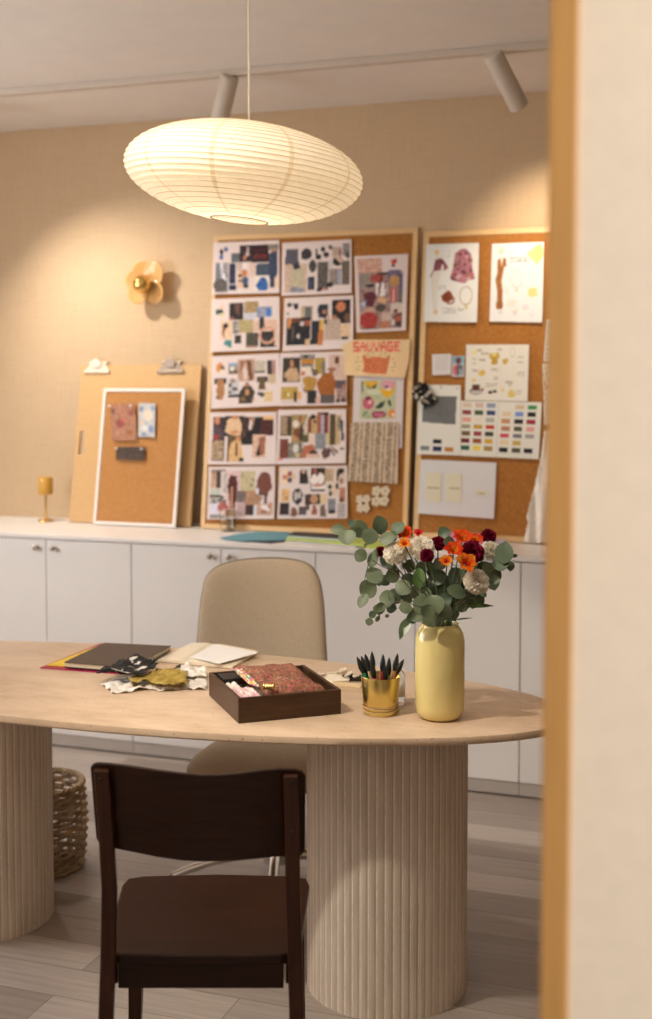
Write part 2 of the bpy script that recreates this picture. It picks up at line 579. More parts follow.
# ================================================================== CABINETS
def build_cabinets():
    pitch, x0 = 0.826, -2.091
    labs = ['white base cabinet farthest along the wall, past the drawing board', 'white base cabinet under the drawing board with clips',
            'white base cabinet under the drinking glass, two round knobs at its seam', 'white base cabinet behind the beige chair and the bouquet',
            'white base cabinet beside the amber door post']
    first = None
    for k, i in enumerate((-2, -1, 0, 1, 2)):
        cx = x0 + pitch * i
        if first is None:
            t = thing('base_cabinet', labs[k], 'cabinet', (cx, YD, 0), group='white base cabinets along the wall')
            h = pitch / 2 - 0.001
            bm = B()
            yb = YW - YD - 0.006
            bm_box(bm, (-h, 0.022, 0.062), (-h + .018, yb, 0.908)); bm_box(bm, (h - .018, 0.022, 0.062), (h, yb, 0.908))
            bm_box(bm, (-h + .018, 0.022, 0.062), (h - .018, yb, 0.08)); bm_box(bm, (-h + .018, 0.022, 0.89), (h - .018, yb, 0.908))
            bm_box(bm, (-h + .018, yb - .012, 0.08), (h - .018, yb, 0.89))
            obj('carcass', bm, MAT['white_lacquer'], t)
            bm = B(); bm_box(bm, (-h, 0.006, 0.0075), (h, 0.020, 0.0565)); bm_box(bm, (-h, 0.05, 0), (h, 0.09, 0.06)); obj('plinth', bm, MAT['plinth'], t)
            for s in (-1, 1):
                bm = B()
                a, b = sorted((s * 0.0018, s * (h - 0.0012)))
                bm_box(bm, (a, 0, 0.060), (b, 0.019, 0.906), bev=0.0012)
                d = obj('door', bm, MAT['white_lacquer'], t)
                bm = B()
                bm_lathe(bm, [(0.005, 0), (0.005, 0.012), (0.0105, 0.015), (0.012, 0.020), (0.010, 0.025), (0.0045, 0.0265)], 20)
                for v in bm.verts:
                    v.co = Vector((v.co.x, -v.co.z, v.co.y))
                obj('knob', bm, MAT['knob'], d, smooth=True, loc=(s * 0.043, 0, 0.872))
            first = t
        else:
            dup(first, (cx, YD, 0), label=labs[k])
    bm = B()
    bm_box(bm, (x0 - 2.5 * pitch, YD - 0.006, 0.911), (x0 + 2.5 * pitch, YW - 0.003, ZT), bev=0.002)
    tag(obj('worktop', bm, MAT['worktop']), 'long white worktop running over all the base cabinets', 'countertop')


# ================================================================== BOARDS
class Plane:
    """a board's face: o is its lower corner, ux along, uz up, n towards the room"""

    def __init__(s, bl, br, ytop):
        # bottom edge rests on the worktop from bl to br (x, y); leans so that its top at ytop touches what is behind
        s.o = Vector((bl[0], bl[1], ZT + 0.0005))
        e = Vector((br[0] - bl[0], br[1] - bl[1], 0))
        s.w = e.length
        s.ux = e.normalized()
        s.lean = 0
        s.ytop = ytop

    def setup(s, lean):
        s.lean = lean
        back = Vector((0, 0, 1)).cross(s.ux)   # horizontal, towards the wall
        s.uz = (Vector((0, 0, 1)) * math.cos(lean) + back * math.sin(lean)).normalized()
        s.n = s.ux.cross(s.uz)                  # towards the room
        s.m = Matrix((s.ux, -s.n, s.uz)).transposed().to_4x4()
        s.m.translation = s.o
        s.o.z += T_BOARD * math.sin(lean)
        s.m.translation = s.o
        s.rot = s.m.to_euler()

    def hit(s, px, py, off=0.0):
        d = ray(px, py)
        p0 = s.o + s.n * off
        t = (p0 - CP).dot(s.n) / d.dot(s.n)
        q = CP + d * t - p0
        return q.dot(s.ux), q.dot(s.uz)

    def pt(s, u, v, off=0.0):
        return s.o + s.ux * u + s.uz * v + s.n * off


def frame_bm(w, h, fw, y0, y1, bev=0.0015):
    bm = B()
    bm_box(bm, (0, y0, 0), (fw, y1, h), bev); bm_box(bm, (w - fw, y0, 0), (w, y1, h), bev)
    bm_box(bm, (fw, y0, 0), (w - fw, y1, fw), bev); bm_box(bm, (fw, y0, h - fw), (w - fw, y1, h), bev)
    return bm


PL = {}
T_BOARD = 0.0225


def make_plane(key, blpx, brpx, yb, height_px, lean):
    """blpx / brpx: the two bottom corners in the photograph, on the worktop; the board is set parallel to the wall at yb"""
    a = at_z(*blpx, ZT)
    b = at_z(*brpx, ZT)
    p = Plane((at_y(blpx[0], blpx[1], yb).x, yb), (at_y(brpx[0], brpx[1], yb).x, yb), 0)
    p.setup(lean)
    p.h = p.hit(*height_px)[1]
    PL[key] = p
    return p


def board(name, label, p, thick, fw, fmat, cmat):
    """local axes: x along, z up, y into the wall; the face frame's front is y = 0"""
    t = thing(name, label, 'pinboard', p.o, p.rot)
    obj('frame', frame_bm(p.w, p.h, fw, 0, thick), fmat, t)
    bm = B(); bm_box(bm, (fw - .002, 0.005, fw - .002), (p.w - fw + .002, thick - 0.003, p.h - fw + .002)); obj('cork_panel', bm, cmat, t)
    return t


# ------------------------------------------------------------------ tiny printing press: paints dots, the sheet's faces take them
class Print:
    def __init__(s, nx, ny, bg, box, ref=(210, 207, 200)):
        s.nx, s.ny, s.ref = nx, ny, ref
        s.box = box                       # what coordinates the drawing below is given in: x0, y0, x1, y1
        s.px = [[bg] * nx for _ in range(ny)]
        s.rnd = random.Random(nx * 31 + ny + int(box[0]) + int(box[3]))

    def _xy(s, i, j):
        x0, y0, x1, y1 = s.box
        return x0 + (i + .5) / s.nx * (x1 - x0), y0 + (j + .5) / s.ny * (y1 - y0)

    def _put(s, test, col, jit=10, col2=None):
        for j in range(s.ny):
            for i in range(s.nx):
                x, y = s._xy(i, j)
                if test(x, y):
                    c = col
                    if col2 is not None:
                        w = 0.5 + 0.9 * noise.noise(Vector((x * .07, y * .07, s.nx + col[0] * .37)))
                        w = min(1, max(0, w))
                        c = tuple(col[k] * (1 - w) + col2[k] * w for k in range(3))
                        jj = jit * 1.9
                    else:
                        jj = jit
                    d = s.rnd.uniform(-jj, jj * .8)
                    s.px[j][i] = tuple(min(255, max(0, v + d)) for v in c)

    def rect(s, x0, y0, x1, y1, col, col2=None, jit=10):
        s._put(lambda x, y: x0 <= x <= x1 and y0 <= y <= y1, col, jit, col2)

    def ell(s, cx, cy, rx, ry, col, col2=None, jit=8):
        s._put(lambda x, y: ((x - cx) / rx) ** 2 + ((y - cy) / ry) ** 2 <= 1, col, jit, col2)

    def ring(s, cx, cy, rx, ry, w, col):
        s._put(lambda x, y: (1 - w) ** 2 <= ((x - cx) / rx) ** 2 + ((y - cy) / ry) ** 2 <= 1, col, 4)

    def poly(s, pts, col, col2=None, jit=8):
        def inside(x, y):
            c = False
            for (ax, ay), (bx, by) in zip(pts, pts[1:] + pts[:1]):
                if (ay > y) != (by > y) and x < (bx - ax) * (y - ay) / (by - ay) + ax:
                    c = not c
            return c
        s._put(inside, col, jit, col2)

    def line(s, x0, y0, x1, y1, w, col):
        dx, dy = x1 - x0, y1 - y0
        L = dx * dx + dy * dy or 1

        def near(x, y):
            t = max(0, min(1, ((x - x0) * dx + (y - y0) * dy) / L))
            return (x - x0 - t * dx) ** 2 + (y - y0 - t * dy) ** 2 <= w * w
        s._put(near, col, 4)

    def scribble(s, x0, y0, x1, y1, w, col, rows=2):
        for r in range(rows):
            y = y0 + (y1 - y0) * (r + .5) / rows
            x = x0
            while x < x1:
                L = s.rnd.uniform(.08, .22) * (x1 - x0)
                s.line(x, y + s.rnd.uniform(-w, w), min(x + L, x1), y + s.rnd.uniform(-w, w), w, col)
                x += L * 1.35

    def speck(s, x0, y0, x1, y1, cols, p=0.5):
        def t(x, y):
            return x0 <= x <= x1 and y0 <= y <= y1
        for j in range(s.ny):
            for i in range(s.nx):
                x, y = s._xy(i, j)
                if t(x, y) and s.rnd.random() < p:
                    s.px[j][i] = s.rnd.choice(cols)


def inside_poly(pts, x, y):
    c = False
    for (ax, ay), (bx, by) in zip(pts, pts[1:] + pts[:1]):
        if (ay > y) != (by > y) and x < (bx - ax) * (y - ay) / (by - ay) + ax:
            c = not c
    return c


def sheet(name, label, cat, p, corners, pr, off=0.003, curl=0.0, group=None, mask=None, wob=0.0, parent=None):
    """a printed sheet or cloth on board face p. corners: TL, TR, BR, BL in the photograph. mask(s, t) cuts the outline"""
    q = [p.hit(*c, off=0) for c in corners]
    nx, ny = pr.nx, pr.ny
    cu = sum(a[0] for a in q) / 4
    cv = sum(a[1] for a in q) / 4
    bm = B()
    lay = bm.loops.layers.float_color.new('print')
    V = {}

    def vert(i, j):
        if (i, j) not in V:
            s, t = i / nx, j / ny
            u = (q[0][0] * (1 - s) + q[1][0] * s) * (1 - t) + (q[3][0] * (1 - s) + q[2][0] * s) * t
            v = (q[0][1] * (1 - s) + q[1][1] * s) * (1 - t) + (q[3][1] * (1 - s) + q[2][1] * s) * t
            z = off + curl * (t ** 3) * (0.4 + 0.6 * abs(2 * s - 1)) + (wob * (0.6 + noise.noise(Vector((u * 22, v * 14, off * 999)))) if wob else 0)
            V[i, j] = bm.verts.new((u - cu, -z, v - cv))
        return V[i, j]
    for j in range(ny):
        for i in range(nx):
            if mask and not mask((i + .5) / nx, (j + .5) / ny):
                continue
            f = bm.faces.new((vert(i, j), vert(i + 1, j), vert(i + 1, j + 1), vert(i, j + 1)))
            c = alb(pr.px[j][i], pr.ref)
            for l in f.loops:
                l[lay] = (*c, 1)
    # turn the edge back so the sheet has a thickness and a back
    edges = [e for e in bm.edges if e.is_boundary]
    r = bmesh.ops.extrude_edge_only(bm, edges=edges)
    nv = [g for g in r['geom'] if isinstance(g, bmesh.types.BMVert)]
    for v in nv:
        v.co.y += 0.0007
    white = alb((200, 185, 172), pr.ref)
    for g in r['geom']:
        if isinstance(g, bmesh.types.BMFace):
            for l in g.loops:
                l[lay] = (*white, 1)
    o = obj(name, bm, MAT['print'], parent)
    o.location = p.pt(cu, cv)
    o.rotation_euler = p.rot
    if parent is None:
        tag(o, label, cat, group)
    return o


def cloth_bits(name, label, cat, poly_w, z, amp, mat, seed, res=0.004, thick=0.0012, group=None, parent=None, fx=26, fy=26, fine=0.7):
    """a crumpled scrap of cloth lying on a level surface; poly_w is its outline (x, y) in the room"""
    xs = [a[0] for a in poly_w]
    ys = [a[1] for a in poly_w]
    cx, cy = sum(xs) / len(xs), sum(ys) / len(ys)
    bm = B()
    V = {}
    nx = int((max(xs) - min(xs)) / res) + 2
    ny = int((max(ys) - min(ys)) / res) + 2
    for j in range(ny):
        for i in range(nx):
            x, y = min(xs) + i * res, min(ys) + j * res
            if not inside_poly(poly_w, x + res / 2, y + res / 2):
                continue
            vs = []
            for a, b in ((0, 0), (1, 0), (1, 1), (0, 1)):
                k = (i + a, j + b)
                if k not in V:
                    X, Y = min(xs) + k[0] * res, min(ys) + k[1] * res
                    h = abs(noise.noise(Vector((X * fx, Y * fy, seed)))) * 1.5 + fine * abs(noise.noise(Vector((X * 60, Y * 60, seed + 9))))
                    dx = res * .9 * noise.noise(Vector((X * 90, Y * 90, seed + 3)))
                    zz = h * amp
                    V[k] = bm.verts.new((X - cx + dx, Y - cy + dx, zz + 0.0002))
                vs.append(V[k])
            bm.faces.new(vs)
    o = obj(name, bm, mat, parent, smooth=True, angle=180)
    md = o.modifiers.new('thickness', 'SOLIDIFY')
    md.thickness = thick
    md.offset = 1
    o.location = (cx, cy, z)
    if parent is None:
        tag(o, label, cat, group)
    return o


# ================================================================== PINNED SHEETS
W0 = (214, 198, 190)


def crop(ox, oy, s):
    return lambda *pts: [(ox + x / s, oy + y / s) for x, y in pts]


def collage_sheets(p):
    N = 'moodboard_sheet'
    G = 'collage sheets on the wide pinboard'
    # each drawing below is in the coordinates of a close look at that sheet
    def mk(label, c, pts, paint, w0=W0):
        xs = [a[0] for a in pts]; ys = [a[1] for a in pts]
        pr = Print(72, 56, w0, (min(xs), min(ys), max(xs), max(ys)))
        paint(pr)
        sheet(N, label, 'moodboard', p, c(*pts), pr, off=0.003, curl=0.006, group=G)

    def s11(r):
        r.ell(150, 108, 17, 20, (45, 75, 130)); r.ell(113, 130, 18, 25, (25, 28, 40)); r.ell(114, 178, 18, 22, (45, 80, 150))
        r.rect(198, 148, 285, 225, (110, 115, 118), (75, 80, 84)); r.rect(275, 75, 380, 225, (28, 22, 26), (70, 48, 44))
        r.poly([(335, 95), (350, 95), (357, 170), (330, 180)], (190, 170, 160)); r.ell(318, 190, 14, 20, (190, 120, 95))
        r.rect(380, 75, 525, 240, (26, 16, 22), (48, 22, 26)); r.rect(392, 165, 515, 205, (120, 30, 34), (60, 20, 26)); r.rect(410, 115, 500, 145, (85, 24, 30), (30, 18, 24))
        r.rect(520, 75, 605, 130, (150, 140, 125), (90, 85, 80)); r.ell(563, 165, 22, 45, (205, 150, 100), (175, 110, 70)); r.poly([(530, 160), (600, 130), (600, 330), (575, 460), (540, 460), (528, 330)], (60, 72, 100), (40, 48, 70))
        r.poly([(415, 250), (525, 245), (530, 350), (405, 355)], (72, 84, 100), (55, 66, 82))
        r.rect(62, 225, 180, 495, (140, 142, 150), (95, 92, 92)); r.poly([(100, 225), (125, 225), (170, 420), (130, 420)], (205, 205, 210)); r.ell(110, 430, 60, 60, (72, 66, 62), (105, 98, 94))
        r.rect(128, 228, 180, 330, (130, 118, 112), (165, 160, 160)); r.rect(185, 240, 240, 420, (46, 54, 84), (32, 38, 62)); r.rect(185, 430, 250, 480, (42, 52, 86), (30, 38, 60))
        r.rect(245, 225, 300, 300, (185, 170, 155)); r.rect(258, 300, 355, 460, (215, 185, 160), (195, 160, 135)); r.ell(318, 325, 22, 30, (190, 115, 70)); r.rect(262, 340, 300, 360, (60, 45, 35)); r.ell(325, 395, 28, 38, (70, 95, 130), (50, 70, 100)); r.rect(312, 430, 350, 458, (45, 35, 35)); r.rect(262, 385, 310, 405, (70, 65, 60))
        r.rect(360, 235, 415, 370, (205, 178, 160), (215, 190, 175)); r.rect(400, 355, 530, 490, (222, 210, 195)); r.poly([(460, 370), (500, 375), (525, 440), (510, 490), (440, 485), (415, 440)], (50, 105, 165), (35, 80, 140)); r.rect(605, 340, 608, 460, (225, 190, 160)); r.rect(575, 370, 606, 460, (222, 190, 160)); r.ell(322, 260, 18, 25, (225, 210, 205))
    c = crop(208, 235, 8.579)
    mk('collage sheet of denim and navy clothes with a blue bag', c, [(50, 68), (612, 45), (617, 500), (40, 512)], s11)

    def s12(r):
        r.poly([(55, 95), (158, 95), (165, 235), (40, 240)], (92, 90, 100), (70, 68, 78)); r.poly([(185, 130), (215, 100), (250, 100), (278, 130), (270, 190), (225, 205), (185, 190)], (62, 58, 60), (48, 44, 48))
        r.rect(308, 110, 328, 200, (35, 33, 36)); r.ell(375, 115, 20, 26, (38, 36, 40)); r.ell(340, 185, 18, 26, (40, 38, 42)); r.ell(402, 165, 24, 26, (36, 35, 38)); r.ell(437, 100, 16, 22, (40, 40, 44))
        r.rect(455, 95, 535, 190, (190, 170, 155), (160, 140, 125)); r.ell(522, 150, 14, 30, (150, 95, 75)); r.rect(540, 70, 605, 190, (150, 146, 140), (105, 102, 98)); r.ell(585, 180, 16, 30, (70, 68, 66))
        r.rect(45, 235, 235, 500, (200, 172, 150), (190, 160, 140)); r.poly([(110, 240), (160, 230), (180, 275), (150, 300), (120, 280)], (40, 45, 58)); r.poly([(90, 290), (215, 280), (210, 470), (100, 460)], (188, 178, 150), (172, 162, 132)); r.poly([(100, 440), (215, 470), (215, 500), (90, 500)], (150, 150, 160), (120, 120, 130))
        r.ell(285, 265, 32, 60, (75, 72, 62), (58, 55, 48)); r.poly([(245, 365), (300, 355), (305, 480), (245, 480)], (42, 48, 62), (30, 36, 48)); r.ell(262, 430, 20, 45, (60, 72, 95))
        r.rect(330, 225, 415, 490, (104, 97, 90), (72, 67, 62)); r.ell(345, 480, 25, 20, (35, 32, 32)); r.ell(385, 478, 16, 14, (195, 120, 90))
        r.ell(500, 230, 45, 42, (40, 36, 36)); r.poly([(470, 190), (500, 180), (560, 240), (530, 260)], (200, 170, 150)); r.rect(420, 220, 460, 300, (195, 185, 178)); r.rect(430, 300, 530, 450, (160, 146, 134), (120, 110, 102)); r.rect(500, 310, 520, 440, (150, 160, 185)); r.ell(435, 440, 28, 25, (30, 28, 28)); r.rect(532, 230, 600, 450, (118, 106, 92), (85, 76, 66))
    c = crop(280, 235, 8.579)
    mk('collage sheet of charcoal and grey knitwear with round dark shapes', c, [(22, 70), (615, 38), (618, 500), (18, 525)], s12)

    def s21(r):
        r.ell(115, 100, 16, 25, (222, 185, 155)); r.ell(80, 140, 16, 26, (60, 85, 75)); r.ell(110, 140, 22, 22, (35, 50, 42)); r.ell(118, 172, 18, 20, (205, 195, 140))
        r.rect(182, 65, 308, 215, (30, 24, 24), (50, 38, 34)); r.poly([(230, 75), (280, 75), (270, 180), (235, 140)], (120, 80, 62), (80, 55, 45)); r.ell(205, 205, 20, 16, (150, 90, 75))
        r.rect(315, 60, 438, 155, (170, 142, 100), (150, 124, 84)); r.rect(318, 158, 410, 215, (196, 192, 196), (175, 175, 185))
        r.rect(418, 110, 550, 205, (105, 115, 140), (150, 160, 180)); r.ell(525, 160, 24, 40, (55, 110, 180)); r.rect(455, 130, 500, 205, (130, 130, 145), (165, 165, 180)); r.rect(448, 205, 485, 315, (45, 42, 46)); r.rect(485, 230, 600, 330, (218, 180, 155), (200, 165, 145))
        r.rect(110, 230, 215, 390, (220, 192, 160), (210, 178, 145)); r.ell(155, 268, 22, 24, (42, 30, 28)); r.poly([(130, 260), (150, 290), (140, 390), (125, 330)], (140, 80, 60)); r.poly([(150, 400), (212, 398), (205, 470), (140, 435)], (62, 128, 128), (50, 112, 112))
        r.rect(220, 225, 265, 350, (90, 85, 85), (185, 180, 180)); r.rect(265, 220, 385, 335, (176, 160, 112), (160, 144, 98)); r.rect(385, 225, 445, 330, (205, 178, 155), (195, 165, 145)); r.rect(230, 352, 290, 430, (62, 54, 50), (45, 40, 38)); r.rect(335, 335, 435, 470, (82, 78, 62), (58, 54, 44)); r.rect(330, 455, 430, 472, (170, 130, 110))
        r.rect(455, 335, 600, 475, (40, 36, 36), (58, 50, 48)); r.ring(515, 365, 75, 80, .28, (196, 148, 120)); r.rect(470, 330, 570, 380, (38, 34, 34)); r.rect(580, 340, 605, 470, (215, 180, 155))
    c = crop(208, 294, 8.579)
    mk('collage sheet with a teal scrap and tan swatches on black', c, [(35, 45), (615, 22), (618, 480), (28, 500)], s21)

    def s22(r):
        r.ell(75, 75, 22, 20, (40, 38, 40)); r.ell(135, 90, 22, 30, (42, 40, 42)); r.rect(58, 60, 150, 75, (60, 58, 58)); r.rect(55, 145, 70, 165, (120, 115, 112))
        r.rect(180, 90, 280, 225, (190, 165, 120), (165, 150, 125)); r.poly([(215, 100), (275, 100), (270, 215), (215, 215)], (110, 112, 108), (85, 88, 86))
        r.rect(315, 80, 435, 220, (205, 195, 188)); r.poly([(335, 85), (410, 80), (415, 170), (395, 210), (330, 200), (322, 120)], (34, 36, 42), (46, 48, 54)); r.ell(385, 150, 18, 18, (170, 115, 90))
        r.rect(448, 45, 605, 260, (28, 22, 22), (44, 32, 30)); r.ell(525, 110, 42, 45, (205, 135, 95), (180, 105, 70)); r.ell(578, 215, 26, 45, (110, 75, 58)); r.poly([(450, 180), (480, 185), (510, 215), (450, 215)], (160, 110, 85))
        r.rect(55, 190, 260, 440, (26, 24, 28), (38, 34, 36)); r.rect(55, 190, 175, 235, (120, 70, 42), (80, 48, 32)); r.poly([(60, 200), (100, 195), (85, 290), (60, 280)], (200, 135, 80)); r.ell(190, 250, 18, 25, (190, 180, 175)); r.ell(110, 330, 10, 70, (90, 80, 74)); r.ell(160, 360, 12, 22, (205, 190, 175)); r.ell(235, 245, 28, 30, (150, 85, 60))
        r.rect(222, 390, 262, 450, (200, 170, 130)); r.poly([(275, 225), (345, 225), (325, 445), (265, 445)], (30, 32, 38), (42, 44, 50)); r.poly([(345, 215), (382, 220), (375, 450), (325, 450)], (190, 120, 62), (170, 98, 48)); r.rect(350, 220, 380, 310, (205, 165, 85))
        r.poly([(385, 225), (440, 215), (520, 225), (525, 405), (385, 412)], (188, 168, 148), (172, 152, 132)); r.ell(395, 240, 12, 28, (45, 42, 42)); r.ell(415, 195, 14, 24, (200, 150, 125)); r.rect(525, 270, 605, 400, (218, 188, 152), (210, 178, 140)); r.rect(535, 380, 590, 408, (38, 32, 34))
    c = crop(280, 294, 8.579)
    mk('collage sheet of black coats and trousers beside a tan leather strip', c, [(40, 38), (632, 12), (630, 470), (28, 495)], s22)

    def s31(r):
        r.poly([(100, 120), (130, 85), (165, 115), (170, 150), (135, 185), (98, 160)], (205, 140, 50), (190, 115, 35)); r.ell(150, 140, 20, 18, (95, 82, 80)); r.ell(145, 172, 18, 22, (228, 205, 175))
        r.rect(205, 95, 285, 200, (130, 125, 105), (160, 155, 140)); r.rect(205, 92, 290, 125, (135, 150, 175)); r.rect(210, 165, 285, 200, (95, 82, 55)); r.ell(238, 148, 16, 22, (215, 210, 205))
        r.rect(290, 70, 430, 270, (188, 152, 132), (165, 125, 105)); r.poly([(360, 75), (400, 75), (420, 260), (385, 265)], (118, 78, 48), (100, 62, 38)); r.poly([(310, 75), (345, 75), (325, 150), (305, 190)], (140, 92, 58)); r.poly([(330, 170), (360, 110), (370, 250), (340, 260)], (208, 188, 175))
        r.rect(430, 85, 520, 195, (190, 182, 162), (172, 162, 140)); r.rect(435, 185, 520, 200, (60, 58, 54)); r.rect(540, 85, 580, 215, (45, 38, 40), (70, 58, 58)); r.rect(580, 90, 615, 215, (180, 140, 130), (150, 110, 100)); r.rect(555, 215, 615, 300, (195, 175, 140), (180, 160, 125))
        r.rect(80, 235, 185, 280, (52, 50, 46)); r.poly([(105, 240), (165, 238), (175, 370), (150, 432), (120, 425), (102, 360)], (170, 122, 78), (148, 102, 62)); r.ell(108, 408, 12, 14, (45, 40, 38))
        r.rect(205, 240, 295, 405, (200, 196, 194), (165, 160, 158)); r.ell(245, 260, 22, 18, (150, 115, 100)); r.ell(222, 300, 16, 18, (75, 74, 76)); r.ell(260, 335, 26, 20, (88, 84, 86)); r.ell(218, 365, 14, 16, (70, 66, 66)); r.rect(205, 390, 295, 408, (55, 50, 50))
        r.poly([(300, 360), (340, 310), (400, 310), (435, 370), (410, 470), (292, 470)], (66, 56, 40), (44, 38, 30)); r.ell(368, 300, 18, 26, (150, 105, 78)); r.rect(350, 340, 385, 395, (185, 130, 88)); r.ell(330, 430, 26, 20, (120, 90, 60))
        r.rect(450, 235, 550, 285, (72, 64, 56)); r.poly([(475, 240), (515, 240), (528, 350), (465, 352)], (106, 82, 50), (86, 64, 38)); r.ell(495, 395, 18, 24, (48, 52, 40)); r.ell(468, 385, 12, 20, (70, 70, 64)); r.rect(515, 365, 590, 460, (215, 190, 145), (200, 172, 122)); r.ell(425, 440, 14, 14, (205, 165, 155))
    c = crop(205, 350, 8.579)
    mk('collage sheet of camel coats and brown boots with an ochre shape', c, [(60, 55), (640, 28), (645, 480), (58, 505)], s31)

    def s32(r):
        r.rect(48, 70, 195, 290, (60, 54, 38), (40, 36, 28)); r.poly([(60, 210), (100, 165), (165, 165), (190, 220), (185, 285), (55, 285)], (196, 165, 130), (176, 142, 105)); r.ell(125, 125, 16, 36, (176, 125, 90)); r.poly([(45, 260), (90, 240), (80, 285), (45, 285)], (80, 60, 42))
        r.rect(200, 50, 330, 90, (70, 66, 58), (180, 172, 160)); r.ell(250, 68, 16, 16, (30, 28, 28)); r.rect(205, 90, 320, 135, (190, 130, 48), (172, 110, 36)); r.rect(205, 130, 310, 200, (150, 145, 135), (90, 84, 76)); r.rect(210, 160, 300, 210, (215, 195, 170), (225, 210, 190)); r.ell(225, 215, 20, 22, (190, 110, 75))
        r.rect(325, 80, 418, 220, (172, 146, 70), (148, 122, 50)); r.rect(395, 110, 418, 240, (90, 100, 108)); r.ell(330, 210, 28, 30, (100, 84, 70))
        r.rect(450, 55, 605, 480, (206, 178, 160), (198, 168, 150)); r.ell(520, 105, 22, 35, (95, 60, 45)); r.poly([(430, 190), (460, 165), (520, 180), (545, 135), (535, 170), (480, 210)], (150, 98, 75))
        r.poly([(215, 260), (270, 235), (345, 260), (330, 360), (250, 375)], (182, 140, 62), (160, 116, 44)); r.poly([(340, 300), (400, 220), (480, 205), (510, 300), (495, 410), (370, 410)], (162, 96, 34), (142, 78, 24)); r.rect(375, 410, 500, 480, (70, 64, 62), (100, 92, 88)); r.rect(265, 365, 345, 480, (30, 28, 30), (42, 38, 40)); r.poly([(205, 300), (235, 350), (262, 380), (240, 385)], (120, 70, 45)); r.poly([(330, 440), (365, 410), (375, 480), (340, 485)], (205, 160, 140))
        r.rect(40, 330, 180, 440, (186, 156, 78), (166, 134, 56)); r.ell(100, 400, 10, 18, (220, 205, 165)); r.rect(40, 440, 210, 485, (205, 188, 178)); r.rect(148, 378, 172, 470, (40, 35, 32)); r.rect(178, 378, 212, 440, (205, 155, 105))
        r.rect(510, 285, 600, 360, (62, 54, 58), (110, 98, 100)); r.rect(515, 360, 605, 475, (195, 160, 145), (110, 88, 82)); r.ell(525, 460, 14, 20, (48, 40, 40)); r.ell(575, 455, 16, 22, (60, 50, 48)); r.ell(580, 340, 14, 25, (170, 110, 90))
    c = crop(277, 348, 8.579)
    mk('collage sheet of ochre and rust knits with a mustard bag', c, [(30, 45), (600, 30), (605, 490), (20, 500)], s32)

    def s41(r):
        r.rect(62, 72, 165, 450, (70, 48, 48), (45, 32, 34)); r.ell(98, 105, 24, 34, (190, 125, 92)); r.poly([(65, 160), (110, 140), (160, 200), (150, 270), (65, 230)], (86, 72, 76), (66, 54, 58)); r.ell(92, 250, 30, 22, (150, 55, 48)); r.rect(58, 275, 158, 445, (170, 140, 110), (120, 92, 78)); r.speck(58, 280, 158, 445, [(200, 190, 130), (120, 70, 60), (190, 160, 150), (150, 150, 90)], .5)
        r.rect(168, 70, 340, 240, (40, 30, 26), (60, 44, 36)); r.poly([(190, 100), (230, 80), (290, 85), (322, 160), (300, 240), (215, 230), (170, 200)], (222, 190, 152), (205, 170, 130)); r.ell(255, 80, 24, 18, (196, 120, 85)); r.poly([(210, 200), (270, 190), (285, 215), (240, 228)], (196, 130, 92))
        r.rect(195, 232, 318, 460, (120, 96, 62), (82, 64, 42)); r.poly([(215, 320), (250, 280), (310, 285), (340, 460), (205, 460)], (220, 180, 128), (200, 158, 106)); r.poly([(265, 300), (285, 300), (280, 420), (270, 420)], (60, 38, 28)); r.rect(300, 430, 342, 462, (40, 32, 30)); r.ell(285, 265, 22, 22, (196, 130, 90))
        r.rect(318, 72, 590, 235, (44, 30, 28), (70, 42, 36)); r.poly([(375, 75), (430, 75), (410, 180), (380, 190)], (180, 140, 118), (140, 100, 82)); r.poly([(385, 110), (402, 110), (395, 190), (380, 190)], (225, 215, 208)); r.poly([(430, 90), (480, 80), (470, 220), (400, 230)], (24, 20, 22)); r.poly([(480, 90), (590, 105), (590, 235), (470, 225)], (80, 36, 30), (58, 24, 22)); r.rect(500, 70, 592, 100, (220, 175, 120)); r.rect(318, 200, 470, 318, (22, 18, 20), (34, 26, 26)); r.ell(335, 220, 16, 30, (95, 60, 48))
        r.rect(412, 225, 528, 425, (212, 180, 155), (200, 160, 135)); r.poly([(470, 250), (525, 245), (515, 400), (475, 405)], (165, 108, 82), (140, 86, 62)); r.poly([(440, 400), (470, 300), (480, 390), (500, 405), (450, 412)], (60, 36, 32))
    c = crop(205, 408, 8.579)
    mk('collage sheet of cream suits beside black and oxblood jackets', c, [(45, 38), (615, 35), (612, 485), (30, 485)], s41)

    def s42(r):
        r.rect(42, 85, 138, 262, (118, 100, 76), (88, 72, 54)); r.rect(110, 100, 138, 255, (66, 52, 40)); r.rect(50, 95, 95, 250, (165, 140, 112), (140, 115, 88))
        r.rect(140, 80, 282, 320, (170, 150, 100), (130, 112, 70)); r.ell(175, 160, 28, 32, (214, 200, 185)); r.ell(215, 115, 18, 30, (150, 92, 62)); r.ell(190, 240, 32, 45, (130, 72, 44), (110, 58, 34)); r.poly([(215, 170), (250, 160), (245, 300), (205, 310)], (66, 52, 36)); r.rect(235, 230, 285, 320, (84, 78, 48)); r.ell(172, 290, 14, 26, (190, 125, 88))
        r.poly([(240, 180), (275, 95), (300, 100), (285, 250), (250, 260)], (205, 190, 170), (185, 168, 145)); r.poly([(285, 110), (325, 95), (310, 240), (280, 245)], (130, 66, 42)); r.rect(310, 90, 360, 250, (190, 160, 115), (165, 135, 92)); r.ell(325, 100, 26, 20, (42, 34, 32)); r.ell(345, 140, 14, 16, (50, 40, 36))
        r.rect(360, 62, 465, 245, (160, 92, 66), (140, 74, 52)); r.poly([(400, 75), (420, 75), (418, 245), (392, 245)], (176, 176, 186), (150, 150, 165)); r.rect(405, 62, 465, 85, (52, 40, 36)); r.rect(428, 90, 445, 240, (90, 40, 32))
